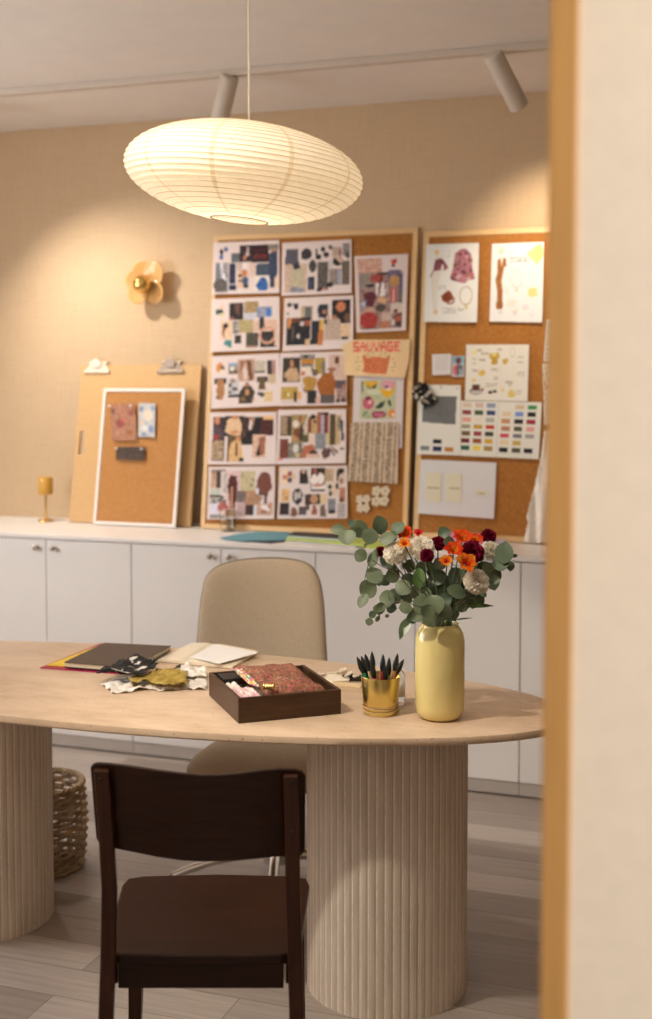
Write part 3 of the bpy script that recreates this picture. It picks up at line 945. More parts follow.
        r.rect(468, 75, 520, 345, (92, 74, 48), (72, 56, 36)); r.poly([(520, 85), (575, 85), (560, 340), (525, 350)], (196, 170, 128), (176, 150, 108)); r.rect(535, 100, 570, 220, (150, 138, 118), (110, 102, 90)); r.poly([(560, 120), (590, 140), (592, 310), (575, 320)], (66, 62, 58))
        r.rect(285, 250, 350, 330, (215, 190, 170)); r.rect(350, 250, 440, 385, (140, 142, 144), (120, 122, 126)); r.rect(440, 250, 470, 350, (196, 178, 130))
        r.rect(38, 288, 118, 455, (122, 62, 42), (98, 48, 34)); r.rect(115, 320, 235, 460, (150, 142, 128), (100, 94, 84)); r.ell(180, 375, 26, 36, (206, 198, 184)); r.ell(195, 430, 20, 18, (196, 180, 120)); r.poly([(225, 440), (250, 350), (330, 340), (350, 380), (270, 455), (228, 460)], (182, 112, 78), (160, 90, 60)); r.ell(335, 410, 36, 18, (52, 38, 34)); r.rect(270, 425, 390, 460, (206, 170, 150))
        r.ell(435, 420, 28, 50, (120, 82, 50), (90, 60, 40)); r.ell(460, 420, 18, 36, (80, 60, 72)); r.poly([(470, 355), (490, 355), (550, 410), (535, 425)], (110, 84, 66)); r.poly([(455, 370), (470, 365), (525, 435), (510, 445)], (96, 70, 56)); r.rect(565, 372, 595, 390, (40, 38, 40)); r.ell(50, 465, 20, 14, (190, 110, 90)); r.rect(80, 462, 130, 485, (205, 200, 208))
    c = crop(275, 405, 8.579)
    mk('collage sheet crowded with brown outfits around one grey square', c, [(28, 42), (612, 35), (612, 500), (15, 510)], s42)

    def s51(r):
        r.rect(65, 68, 155, 225, (150, 112, 84), (205, 175, 150)); r.rect(112, 75, 155, 222, (62, 46, 36), (82, 62, 48)); r.rect(65, 62, 195, 78, (110, 104, 100)); r.rect(165, 85, 215, 260, (190, 186, 180), (165, 160, 150)); r.rect(60, 230, 150, 280, (180, 184, 170)); r.rect(60, 278, 150, 306, (80, 76, 56)); r.rect(60, 310, 205, 350, (196, 190, 182), (60, 55, 50)); r.ell(165, 300, 16, 14, (25, 24, 26))
        r.rect(205, 78, 320, 400, (212, 182, 178), (200, 170, 165)); r.poly([(215, 150), (235, 110), (285, 115), (300, 190), (280, 400), (235, 390), (225, 280), (212, 220)], (88, 40, 34), (66, 28, 26)); r.poly([(240, 220), (258, 200), (262, 380), (240, 385)], (196, 140, 112))
        r.rect(318, 72, 450, 245, (190, 178, 140), (178, 165, 126)); r.ell(338, 108, 8, 10, (110, 100, 90)); r.ell(432, 152, 10, 7, (90, 84, 80)); r.ell(420, 200, 9, 9, (50, 46, 60))
        r.poly([(470, 150), (500, 95), (540, 80), (580, 110), (600, 230), (570, 250), (560, 300), (485, 280), (480, 240), (460, 230)], (124, 72, 58), (104, 56, 44)); r.poly([(465, 225), (480, 220), (488, 275), (470, 280)], (205, 205, 215)); r.rect(455, 280, 560, 292, (40, 36, 36)); r.rect(535, 290, 555, 360, (92, 60, 52))
        r.rect(292, 245, 372, 345, (128, 112, 106), (108, 94, 90)); r.rect(370, 245, 455, 370, (190, 150, 118), (150, 104, 78)); r.poly([(410, 330), (440, 280), (520, 300), (490, 365), (420, 370)], (176, 138, 110), (150, 112, 84)); r.rect(300, 345, 372, 465, (186, 160, 156), (172, 146, 142)); r.rect(374, 372, 445, 462, (70, 44, 44), (58, 36, 38)); r.rect(445, 385, 470, 462, (205, 208, 214)); r.rect(470, 360, 600, 460, (196, 160, 138), (182, 140, 116)); r.poly([(495, 375), (550, 370), (590, 410), (540, 440)], (226, 214, 208)); r.ell(530, 430, 28, 16, (150, 96, 78)); r.poly([(590, 330), (600, 400), (560, 400)], (186, 124, 100))
        r.poly([(105, 410), (160, 330), (205, 360), (235, 400), (150, 420)], (180, 108, 98), (150, 76, 70)); r.rect(65, 355, 130, 450, (206, 200, 212)); r.rect(62, 452, 195, 480, (110, 108, 100), (150, 146, 138)); r.rect(190, 405, 290, 470, (196, 160, 125), (176, 130, 104))
    c = crop(203, 462, 8.579)
    mk('collage sheet behind the drinking glass with a brown coat', c, [(50, 42), (620, 35), (615, 488), (40, 492)], s51)

    def s52(r):
        for x, y, cc in ((75, 90, (230, 200, 170)), (122, 115, (160, 84, 60)), (78, 142, (200, 118, 72)), (155, 140, (205, 180, 145)), (122, 168, (92, 70, 74)), (80, 188, (230, 196, 156))):
            r.ell(x, y, 23, 24, cc)
        r.poly([(205, 100), (225, 75), (270, 80), (290, 190), (275, 205), (210, 205)], (40, 32, 28), (56, 44, 38)); r.ell(240, 95, 15, 20, (205, 165, 132))
        r.rect(305, 68, 432, 270, (74, 56, 46), (48, 36, 32)); r.ell(345, 95, 16, 28, (165, 90, 68)); r.ell(338, 175, 28, 55, (232, 222, 212)); r.ell(395, 160, 30, 52, (230, 220, 210)); r.poly([(320, 215), (430, 210), (430, 255), (310, 250)], (226, 214, 204)); r.ell(370, 215, 45, 14, (190, 130, 100)); r.rect(308, 255, 430, 272, (36, 32, 32))
        r.rect(432, 70, 512, 190, (196, 168, 130), (172, 146, 108)); r.ell(470, 150, 26, 32, (170, 146, 116)); r.rect(525, 65, 605, 210, (216, 196, 175), (205, 180, 155)); r.ell(570, 95, 30, 26, (36, 30, 30)); r.poly([(535, 100), (560, 90), (550, 180), (530, 190)], (60, 48, 44)); r.ell(575, 180, 16, 30, (160, 110, 88))
        r.rect(48, 240, 128, 362, (220, 180, 125), (205, 160, 105)); r.ell(95, 325, 16, 12, (150, 104, 66)); r.rect(45, 368, 125, 472, (58, 40, 38), (38, 28, 30))
        r.poly([(150, 280), (180, 240), (215, 240), (240, 290), (235, 350), (195, 390), (155, 350)], (52, 46, 46), (36, 32, 34)); r.ell(180, 310, 16, 38, (196, 186, 176)); r.ell(212, 300, 12, 36, (190, 180, 170))
        r.rect(260, 295, 395, 380, (60, 44, 38), (84, 60, 50)); r.ell(338, 335, 34, 40, (196, 150, 116), (176, 128, 96)); r.rect(270, 380, 300, 430, (92, 66, 56)); r.rect(395, 295, 450, 385, (222, 195, 158), (210, 180, 140)); r.poly([(135, 480), (145, 410), (180, 405), (205, 470), (170, 490)], (140, 92, 76), (110, 72, 62)); r.rect(205, 398, 275, 470, (96, 84, 84), (70, 60, 62)); r.poly([(318, 475), (325, 392), (358, 392), (370, 475)], (162, 94, 70), (144, 78, 58)); r.poly([(390, 485), (395, 390), (430, 385), (448, 485)], (122, 100, 84), (104, 84, 70))
        r.rect(460, 205, 550, 320, (210, 190, 165)); r.ell(475, 230, 14, 22, (46, 42, 42)); r.ell(480, 290, 16, 24, (60, 56, 58)); r.ell(538, 225, 14, 28, (48, 44, 44)); r.rect(458, 330, 525, 450, (140, 138, 138), (112, 112, 114)); r.ell(492, 450, 34, 16, (36, 34, 38)); r.rect(558, 235, 605, 370, (206, 152, 112), (150, 92, 66)); r.ell(572, 345, 18, 20, (72, 46, 42)); r.rect(545, 375, 605, 500, (176, 166, 160), (160, 150, 144))
    c = crop(275, 460, 8.579)
    mk('collage sheet with a cluster of six round colour dots', c, [(40, 55), (620, 48), (625, 500), (25, 505)], s52)

    # upright sheet
    pts = [(88, 60), (590, 38), (570, 750), (112, 772)]
    pr = Print(58, 80, W0, (88, 38, 590, 772))
    r = pr
    r.rect(110, 70, 345, 200, (205, 170, 150), (196, 150, 130)); r.speck(110, 70, 345, 200, [(165, 80, 66), (215, 190, 170), (190, 140, 120)], .35)
    r.poly([(430, 85), (492, 75), (465, 130), (440, 125)], (196, 70, 50)); r.ell(455, 142, 18, 14, (60, 34, 38)); r.ell(475, 100, 14, 20, (150, 50, 44))
    r.rect(125, 205, 545, 740, (180, 150, 138), (120, 96, 92)); r.rect(128, 210, 240, 340, (150, 142, 130), (122, 116, 106)); r.ell(300, 258, 68, 42, (176, 84, 72), (150, 62, 56)); r.ell(360, 215, 60, 14, (70, 56, 56)); r.ell(235, 325, 48, 16, (40, 36, 36)); r.rect(290, 300, 400, 430, (222, 212, 204)); r.line(340, 250, 315, 420, 9, (72, 36, 44)); r.line(380, 300, 390, 430, 7, (110, 60, 80))
    r.rect(410, 185, 530, 300, (96, 84, 110), (130, 116, 140)); r.ell(465, 290, 50, 55, (190, 150, 92), (172, 128, 76)); r.rect(510, 230, 548, 400, (120, 110, 135), (82, 74, 98)); r.poly([(420, 360), (490, 350), (495, 500), (430, 500)], (190, 110, 96), (165, 84, 74)); r.rect(450, 370, 470, 500, (205, 170, 160)); r.rect(505, 390, 548, 500, (130, 128, 120), (84, 84, 78))
    r.poly([(160, 400), (260, 380), (300, 420), (250, 540), (190, 520)], (106, 44, 56), (82, 34, 46)); r.poly([(140, 500), (190, 470), (170, 540)], (170, 190, 210)); r.poly([(290, 470), (340, 430), (400, 470), (370, 510)], (205, 160, 120)); r.ell(335, 545, 50, 40, (92, 84, 70), (66, 60, 52)); r.poly([(165, 560), (250, 530), (280, 590), (180, 590)], (190, 150, 130)); r.ell(215, 660, 92, 82, (150, 46, 42), (176, 66, 56)); r.rect(330, 670, 415, 740, (190, 128, 96), (172, 104, 76)); r.rect(335, 590, 440, 670, (206, 186, 170), (180, 150, 132)); r.rect(430, 510, 545, 600, (205, 190, 172)); r.ell(485, 580, 22, 22, (120, 60, 70)); r.poly([(440, 720), (480, 620), (545, 590), (545, 735)], (96, 66, 56), (60, 44, 42)); r.ell(510, 655, 32, 30, (170, 90, 66)); r.ell(460, 690, 20, 30, (205, 190, 180)); r.rect(140, 735, 310, 742, (50, 40, 40))
    sheet(N, 'upright collage sheet of red bags above the pink lettered cloth', 'moodboard', p, crop(345, 250, 9.314)(*pts), pr, off=0.003, curl=0.004, group=G)

    # flower print sheet (below the lettered cloth, above the striped cloth)
    c = crop(340, 335, 8.693)
    pr = Print(56, 84, (205, 192, 186), (115, 345, 553, 990))
    r = pr
    r.rect(180, 400, 488, 735, (186, 186, 150), (176, 176, 140), 6); r.poly([(205, 405), (330, 405), (320, 440), (270, 472), (225, 455)], (214, 165, 40)); r.poly([(235, 440), (270, 465), (320, 425), (310, 470), (240, 470)], (52, 50, 36)); r.ell(420, 435, 62, 40, (205, 140, 150), (215, 155, 162)); r.poly([(345, 465), (400, 480), (475, 455), (460, 520), (415, 552), (375, 530)], (220, 168, 30)); r.ell(405, 455, 18, 10, (66, 56, 60)); r.ell(420, 475, 26, 8, (230, 215, 190))
    r.ell(250, 595, 50, 58, (176, 82, 100), (192, 100, 116)); r.ell(248, 555, 30, 18, (120, 40, 62)); r.ell(262, 590, 16, 20, (222, 170, 165)); r.poly([(305, 640), (340, 600), (398, 570), (385, 625), (345, 650)], (40, 62, 44)); r.poly([(418, 585), (435, 555), (455, 610), (440, 630)], (44, 66, 46)); r.rect(185, 405, 198, 510, (96, 116, 84)); r.ell(300, 500, 60, 22, (200, 200, 168)); r.ell(315, 545, 45, 18, (165, 175, 135)); r.poly([(280, 690), (300, 668), (385, 665), (412, 690), (395, 722), (295, 728)], (140, 44, 70), (156, 58, 84)); r.rect(300, 688, 390, 704, (196, 130, 140)); r.ell(458, 685, 30, 36, (214, 130, 40)); r.ell(470, 695, 12, 16, (232, 215, 200)); r.poly([(190, 715), (215, 670), (250, 668), (225, 715)], (112, 130, 92)); r.poly([(220, 730), (262, 690), (280, 730)], (150, 160, 120))
    sheet('flower_print', 'white sheet with a printed pattern of pink and yellow flowers', 'print', p, c((122, 340), (556, 345), (540, 985), (105, 985)), pr, off=0.0022)

    # striped cloth
    c = crop(340, 415, 8.693)
    pr = Print(60, 78, (198, 172, 142), (72, 60, 512, 600))
    for k in range(9):
        x = 82 + k * 51
        wide = k % 2 == 1
        w = 22 if wide else 10
        for j in range(pr.ny):
            for i in range(pr.nx):
                X, Y = pr._xy(i, j)
                Xs = X + (Y - 60) * .035
                if abs(Xs - x) < w:
                    d = noise.noise(Vector((X * .09, Y * .06, k)))
                    if d > -0.18:
                        pr.px[j][i] = (122 + 40 * d, 108 + 34 * d, 88 + 30 * d)
    sheet('striped_cloth', 'ecru cloth with vertical rows of grey pattern', 'fabric swatch', p, c((95, 65), (512, 65), (505, 600), (72, 575)), pr, off=0.0065, wob=0.0012)

    # lettered cloth
    c = crop(340, 335, 8.693)
    pr = Print(120, 68, (224, 192, 140), (20, 45, 620, 378), ref=(212, 209, 198))
    letters = {'S': ['1111', '1000', '1111', '0001', '1111'], 'A': ['0110', '1001', '1111', '1001', '1001'], 'U': ['1001', '1001', '1001', '1001', '1111'],
               'V': ['1001', '1001', '1001', '0110', '0110'], 'G': ['1111', '1000', '1011', '1001', '1111'], 'E': ['1111', '1000', '1110', '1000', '1111']}
    for k, ch in enumerate('SAUVAGE'):
        x0 = 124 + k * 59.5
        y0 = 72 - k * 1.2
        for rr, row in enumerate(letters[ch]):
            for cc, b in enumerate(row):
                if b == '1':
                    pr.rect(x0 + cc * 12, y0 - 6 + rr * 18, x0 + cc * 12 + 13, y0 - 6 + rr * 18 + 19, (216, 76, 70), jit=6)
    # an orange patch of petals with small leaves round it
    pr.poly([(200, 190), (225, 180), (245, 215), (300, 195), (355, 198), (400, 212), (425, 190), (450, 190), (440, 230), (425, 300), (415, 355), (210, 350), (215, 270)], (216, 132, 80), (200, 108, 62))
    for x, y, rx, ry in ((260, 245, 30, 18), (330, 225, 22, 20), (385, 250, 26, 18), (250, 310, 26, 22), (320, 290, 24, 26), (385, 315, 26, 22)):
        pr.ring(x, y, rx, ry, .3, (186, 92, 56))
    for x, y in ((165, 210), (185, 245), (150, 250), (180, 290), (165, 320), (470, 215), (485, 250), (465, 290), (490, 280), (470, 320), (250, 180), (300, 165), (360, 180), (400, 172), (435, 185), (205, 330)):
        pr.ell(x, y, 11, 6, (150, 150, 92), jit=5)

    def mask(s, t):
        # flares at its upper corner, narrower below, one side cut back
        left = 0.035 * (1 if t > .3 else 0) + (0.16 * (0.18 - t) / 0.18 if t < .18 else 0)
        right = 0.985 - max(0, t - .45) * 0.10
        return left <= s <= right
    sheet('lettered_cloth', 'cream cloth with pink lettering over an orange motif', 'fabric swatch', p, c((20, 45), (620, 42), (612, 378), (22, 350)), pr, off=0.008, mask=mask, wob=0.003)

    # two scraps of lace
    c = crop(340, 415, 8.693)
    def lace(label, box, corners, seed):
        pr = Print(26, 26, (206, 190, 160), box)
        rnd = random.Random(seed)
        x0, y0, x1, y1 = box
        fl = [(x0 + (x1 - x0) * a, y0 + (y1 - y0) * b) for a, b in ((.27, .27), (.75, .25), (.3, .75), (.74, .74))]
        for j in range(26):
            for i in range(26):
                X, Y = pr._xy(i, j)
                d = min(math.hypot(X - a, Y - b) / (x1 - x0) for a, b in fl)
                if d < .06:
                    pr.px[j][i] = (170, 140, 104)
        def mask(s, t):
            d = min(math.hypot(s - a, t - b) - .035 * math.sin(5 * math.atan2(t - b, s - a) + seed) for a, b in ((.27, .27), (.75, .25), (.3, .75), (.74, .74)))
            return d < .245
        sheet('lace_scrap', label, 'fabric swatch', p, c(*corners), pr, off=0.004, mask=mask)
    lace('ecru lace scrap pinned low beneath the striped cloth, the lower of two', (140, 690, 262, 850), [(138, 690), (268, 692), (258, 850), (142, 850)], 1)
    lace('ecru lace scrap of open flowers touching the other lace scrap', (268, 615, 440, 795), [(280, 612), (440, 618), (425, 790), (262, 795)], 2)


def design_sheets(p):
    REF = (231, 215, 200)
    c = crop(418, 238, 5.015)
    N, G = 'design_sheet', 'fashion drawings on the pinboard beside the door post'
    # drawing 1
    pr = Print(78, 112, (238, 224, 208), (32, 25, 307, 425), REF)
    r = pr
    r.ell(90, 68, 12, 15, (232, 190, 120)); r.ell(94, 85, 7, 14, (236, 205, 180)); r.poly([(82, 105), (108, 98), (125, 105), (152, 148), (130, 162), (122, 155), (132, 145), (118, 128), (112, 160), (78, 165), (72, 158)], (120, 62, 66), (160, 84, 90)); r.line(72, 165, 58, 195, 3, (110, 80, 72))
    r.poly([(75, 170), (112, 168), (100, 250), (98, 350), (100, 368), (82, 365), (70, 270), (68, 210)], (236, 218, 196), (232, 210, 188), 4); r.poly([(82, 362), (104, 365), (104, 385), (80, 388)], (230, 188, 150)); r.line(75, 170, 65, 215, 2, (222, 200, 180)); r.line(66, 215, 84, 360, 1.5, (215, 195, 178))
    r.poly([(185, 75), (215, 52), (245, 55), (268, 80), (275, 150), (290, 205), (270, 212), (262, 200), (240, 228), (205, 222), (175, 212), (160, 205), (175, 150)], (172, 96, 106), (196, 130, 132)); r.speck(165, 55, 285, 225, [(238, 224, 208)], 0)
    rnd = random.Random(5)
    for _ in range(34):
        x, y = rnd.uniform(172, 275), rnd.uniform(65, 215)
        if inside_poly([(185, 75), (215, 52), (245, 55), (268, 80), (275, 150), (285, 200), (240, 222), (205, 218), (165, 203), (175, 150)], x, y):
            r.ell(x, y, 8, 6, rnd.choice([(70, 56, 58), (110, 40, 50), (190, 110, 60), (222, 170, 165), (90, 84, 70)]))
    r.ring(165, 310, 24, 26, .35, (160, 84, 56)); r.poly([(118, 290), (155, 262), (172, 275), (180, 310), (150, 328), (125, 318)], (150, 72, 40), (132, 58, 30)); r.ring(246, 290, 34, 48, .12, (186, 150, 118)); r.poly([(240, 345), (252, 338), (258, 352), (248, 360)], (222, 180, 110))
    for a in ((115, 62, 160, 95), (100, 235, 155, 265), (128, 350, 195, 382), (205, 345, 238, 372)):
        r.scribble(*a, 1.2, (150, 136, 124), 3)
    sheet(N, 'design sheet with a patterned blouse and brown handbag drawn on it', 'design sheet', p, c((42, 33), (307, 25), (298, 425), (32, 422)), pr, off=0.003, curl=0.01, group=G)
    # drawing 2
    pr = Print(78, 114, (240, 226, 214), (360, 20, 635, 425), REF)
    r = pr
    r.ell(412, 60, 10, 16, (238, 212, 180)); r.ring(410, 55, 15, 18, .25, (226, 196, 150)); r.poly([(393, 105), (405, 92), (415, 140), (424, 92), (438, 100), (440, 140), (428, 142), (424, 165), (416, 215), (424, 270), (426, 355), (415, 362), (392, 358), (396, 270), (384, 210), (394, 165), (392, 142)], (170, 106, 46), (152, 90, 34)); r.poly([(406, 95), (423, 95), (415, 138)], (236, 206, 178))
    r.poly([(545, 75), (610, 25), (634, 60), (630, 90), (600, 135)], (246, 218, 140), (240, 206, 120)); r.poly([(558, 255), (600, 248), (608, 290), (575, 298), (558, 288)], (240, 210, 130)); r.ring(495, 205, 28, 45, .12, (205, 188, 180)); r.ell(496, 262, 7, 8, (226, 190, 140)); r.scribble(458, 90, 568, 122, 2.2, (120, 112, 110), 2); r.scribble(490, 128, 520, 140, 1.2, (160, 150, 146), 1)
    r.poly([(445, 335), (470, 305), (500, 320), (480, 345), (455, 350)], (238, 218, 196)); r.poly([(470, 370), (510, 350), (500, 385)], (236, 214, 192)); r.ell(545, 350, 16, 16, (234, 216, 206))
    for a in ((440, 55, 470, 85), (430, 245, 455, 280), (520, 225, 540, 260), (568, 165, 590, 200), (470, 300, 500, 350), (530, 335, 560, 360), (565, 370, 590, 395), (480, 370, 500, 392), (405, 370, 430, 385)):
        r.scribble(*a, 1.2, (202, 192, 192), 3)
    sheet(N, 'design sheet with a long ochre dress and yellow colour patches', 'design sheet', p, c((372, 30), (635, 20), (625, 425), (360, 420)), pr, off=0.003, curl=0.006, group=G)
    # drawing 3
    c = crop(410, 335, 4.347)
    pr = Print(90, 84, (236, 218, 196), (240, 42, 518, 290), REF)
    r = pr
    r.poly([(345, 80), (388, 78), (390, 100), (382, 105), (380, 130), (355, 132), (354, 105), (346, 102)], (206, 160, 62), (192, 142, 48)); r.ell(367, 88, 14, 8, (232, 200, 110)); r.poly([(402, 108), (425, 100), (430, 112), (420, 130), (404, 128)], (212, 166, 76)); r.poly([(298, 165), (318, 150), (330, 165), (318, 182), (300, 178)], (226, 178, 80)); r.ell(285, 245, 24, 20, (206, 190, 172)); r.rect(272, 220, 306, 246, (96, 54, 38)); r.ring(288, 250, 28, 14, .2, (100, 60, 45)); r.ell(318, 240, 7, 7, (150, 90, 60)); r.ell(352, 252, 9, 8, (70, 48, 42)); r.ell(373, 248, 8, 8, (76, 50, 44)); r.line(345, 250, 380, 247, 2, (70, 48, 42)); r.poly([(430, 250), (448, 235), (466, 262), (450, 275), (430, 270)], (226, 186, 100)); r.poly([(400, 235), (412, 232), (412, 248), (402, 250)], (230, 196, 120)); r.ring(447, 75, 12, 22, .2, (214, 180, 160)); r.ell(275, 75, 12, 12, (240, 214, 150)); r.ell(278, 200, 10, 8, (232, 196, 120))
    for a in ((285, 62, 312, 72), (308, 75, 340, 88), (300, 105, 325, 115), (272, 152, 298, 162), (350, 145, 384, 158), (330, 210, 384, 230), (416, 200, 450, 212), (380, 58, 400, 70), (368, 182, 384, 196), (470, 160, 500, 180), (432, 210, 450, 222), (465, 240, 490, 262), (270, 95, 285, 135), (470, 85, 495, 130)):
        r.scribble(*a, 1.3, (150, 124, 100), 2)
    r.line(395, 135, 400, 235, 1.2, (232, 200, 160)); r.line(452, 120, 462, 215, 1.2, (238, 205, 150))
    sheet(N, 'design sheet of small yellow tops and a coffee cup above the colour chart', 'design sheet', p, c((245, 42), (518, 42), (512, 290), (240, 285)), pr, off=0.003, curl=0.004, group=G)
    # note and photo card
    pr = Print(30, 32, (226, 208, 196), (97, 82, 180, 175), REF)
    for k in range(6):
        pr.scribble(112, 92 + k * 11, 168, 100 + k * 11, 1.6, (186, 168, 156), 1)
    sheet('note', 'small white typed note next to the tiny photo card', 'note', p, c((97, 85), (180, 82), (178, 172), (97, 175)), pr, off=0.003)
    pr = Print(22, 34, (206, 196, 190), (182, 92, 238, 182), REF)
    r = pr
    r.rect(184, 94, 236, 125, (140, 180, 186), (110, 150, 160)); r.ell(212, 112, 12, 16, (120, 66, 62)); r.ell(197, 152, 11, 24, (206, 84, 96), (222, 120, 120)); r.rect(206, 128, 212, 178, (70, 70, 78)); r.rect(213, 128, 236, 178, (150, 146, 146), (186, 180, 176)); r.ell(222, 140, 6, 12, (90, 84, 84))
    sheet('photo_card', 'tiny photo card of two pink and grey figures', 'photo', p, c((183, 92), (238, 92), (235, 182), (182, 182)), pr, off=0.003)
    # grey sample card and colour chart
    pr = Print(60, 100, (238, 222, 200), (30, 215, 222, 525), REF)
    pr.poly([(50, 262), (205, 265), (198, 390), (48, 382)], (120, 115, 107), (112, 107, 100), 4)
    for x, y, cc in ((66, 497, (130, 130, 122)), (120, 466, (24, 22, 32)), (119, 498, (36, 42, 82)), (172, 500, (200, 120, 40))):
        pr.rect(x - 19, y - 10, x + 19, y + 10, cc, jit=3)
    pr.ell(132, 226, 4, 4, (150, 130, 110)); pr.ell(208, 228, 4, 4, (150, 130, 110))
    sheet('sample_card', 'tall cream card with one large grey rectangle', 'sample card', p, c((40, 215), (221, 219), (221, 524), (30, 518)), pr, off=0.003)
    pr = Print(118, 84, (238, 222, 200), (222, 288, 575, 540), REF)
    rows = [[(224, 192, 160), (222, 178, 160), (150, 150, 165), None, (222, 180, 140), (52, 140, 66)],
            [(150, 54, 52), (74, 84, 52), (54, 72, 110), (236, 200, 160), (130, 146, 196), (36, 32, 34)],
            [(236, 160, 136), (238, 216, 186), (186, 178, 156), (206, 140, 92), (34, 30, 34), (166, 40, 66)],
            [(160, 152, 112), (204, 148, 36), (206, 58, 40), (190, 128, 88), (92, 84, 56), (234, 160, 144)],
            [(112, 84, 52), (160, 62, 66), (72, 66, 44), (214, 74, 88), (130, 116, 122), (170, 156, 146)],
            [(120, 26, 34), (156, 76, 36), (222, 164, 34), (236, 204, 156), (210, 166, 76), None],
            [(36, 92, 62), (248, 208, 72), (176, 132, 62), (30, 28, 34), (92, 80, 54), (32, 28, 34)]]
    xs = (250, 303, 356, 425, 481, 535)
    for j, row in enumerate(rows):
        for i, cc in enumerate(row):
            if cc:
                y = 308 + j * 32.3 + (4 if i > 2 else 0)
                x = xs[i] - j * 1.6
                pr.rect(x - 19, y - 10, x + 19, y + 10, cc, jit=3)
    pr.line(388, 292, 384, 538, 1.5, (206, 190, 170))
    sheet('colour_chart', 'colour chart card with rows of small coloured oblongs', 'colour chart', p, c((223, 286), (575, 293), (560, 540), (222, 525)), pr, off=0.0035)
    # lower white sheet with three cream cards stuck on it
    c = crop(400, 370, 3.105)
    pr = Print(60, 44, (228, 212, 200), (55, 278, 300, 462), REF)
    sh = sheet('backing_sheet', 'plain white sheet carrying three cream cards, below the colour chart', 'sheet', p, c((65, 278), (300, 288), (292, 462), (55, 445)), pr, off=0.003, curl=0.003)
    for k, (a, b) in enumerate((((82, 318), (130, 410)), ((145, 321), (193, 410)), ((235, 371), (273, 392)))):
        pr = Print(16, 22, (232, 212, 176), (a[0], a[1], b[0], b[1]), REF)
        my = (a[1] + b[1]) / 2
        pr.scribble(a[0] + 8, my, b[0] - 8, my + 4, 1.6, (170, 150, 120), 1)
        o = sheet('cream_card', None, None, p, c(a, (b[0], a[1] + 2), (b[0] - 2, b[1]), (a[0] - 2, b[1] - 2)), pr, off=0.0055, parent=sh)
        o.matrix_parent_inverse = Matrix.Identity(4)
        inv = (Matrix.Translation(sh.location) @ sh.rotation_euler.to_matrix().to_4x4()).inverted()
        o.location = inv @ o.location
        o.rotation_euler = (0, 0, 0)


def pin_at(p, px, py, label, off=0.0045, mat='paper'):
    u, v = p.hit(px, py)
    bm = B()
    bm_lathe(bm, [(0.0006, -0.004), (0.0006, 0.002), (0.0045, 0.002), (0.0042, 0.0045), (0.0026, 0.0055), (0.0026, 0.010), (0.0042, 0.0115), (0.004, 0.013)], 14)
    for w in bm.verts:
        w.co = Vector((w.co.x, -w.co.z, w.co.y))
    o = obj('push_pin', bm, MAT[mat], smooth=True, loc=p.pt(u, v, off), rot=p.rot)
    return tag(o, label, 'push pin', 'push pins')


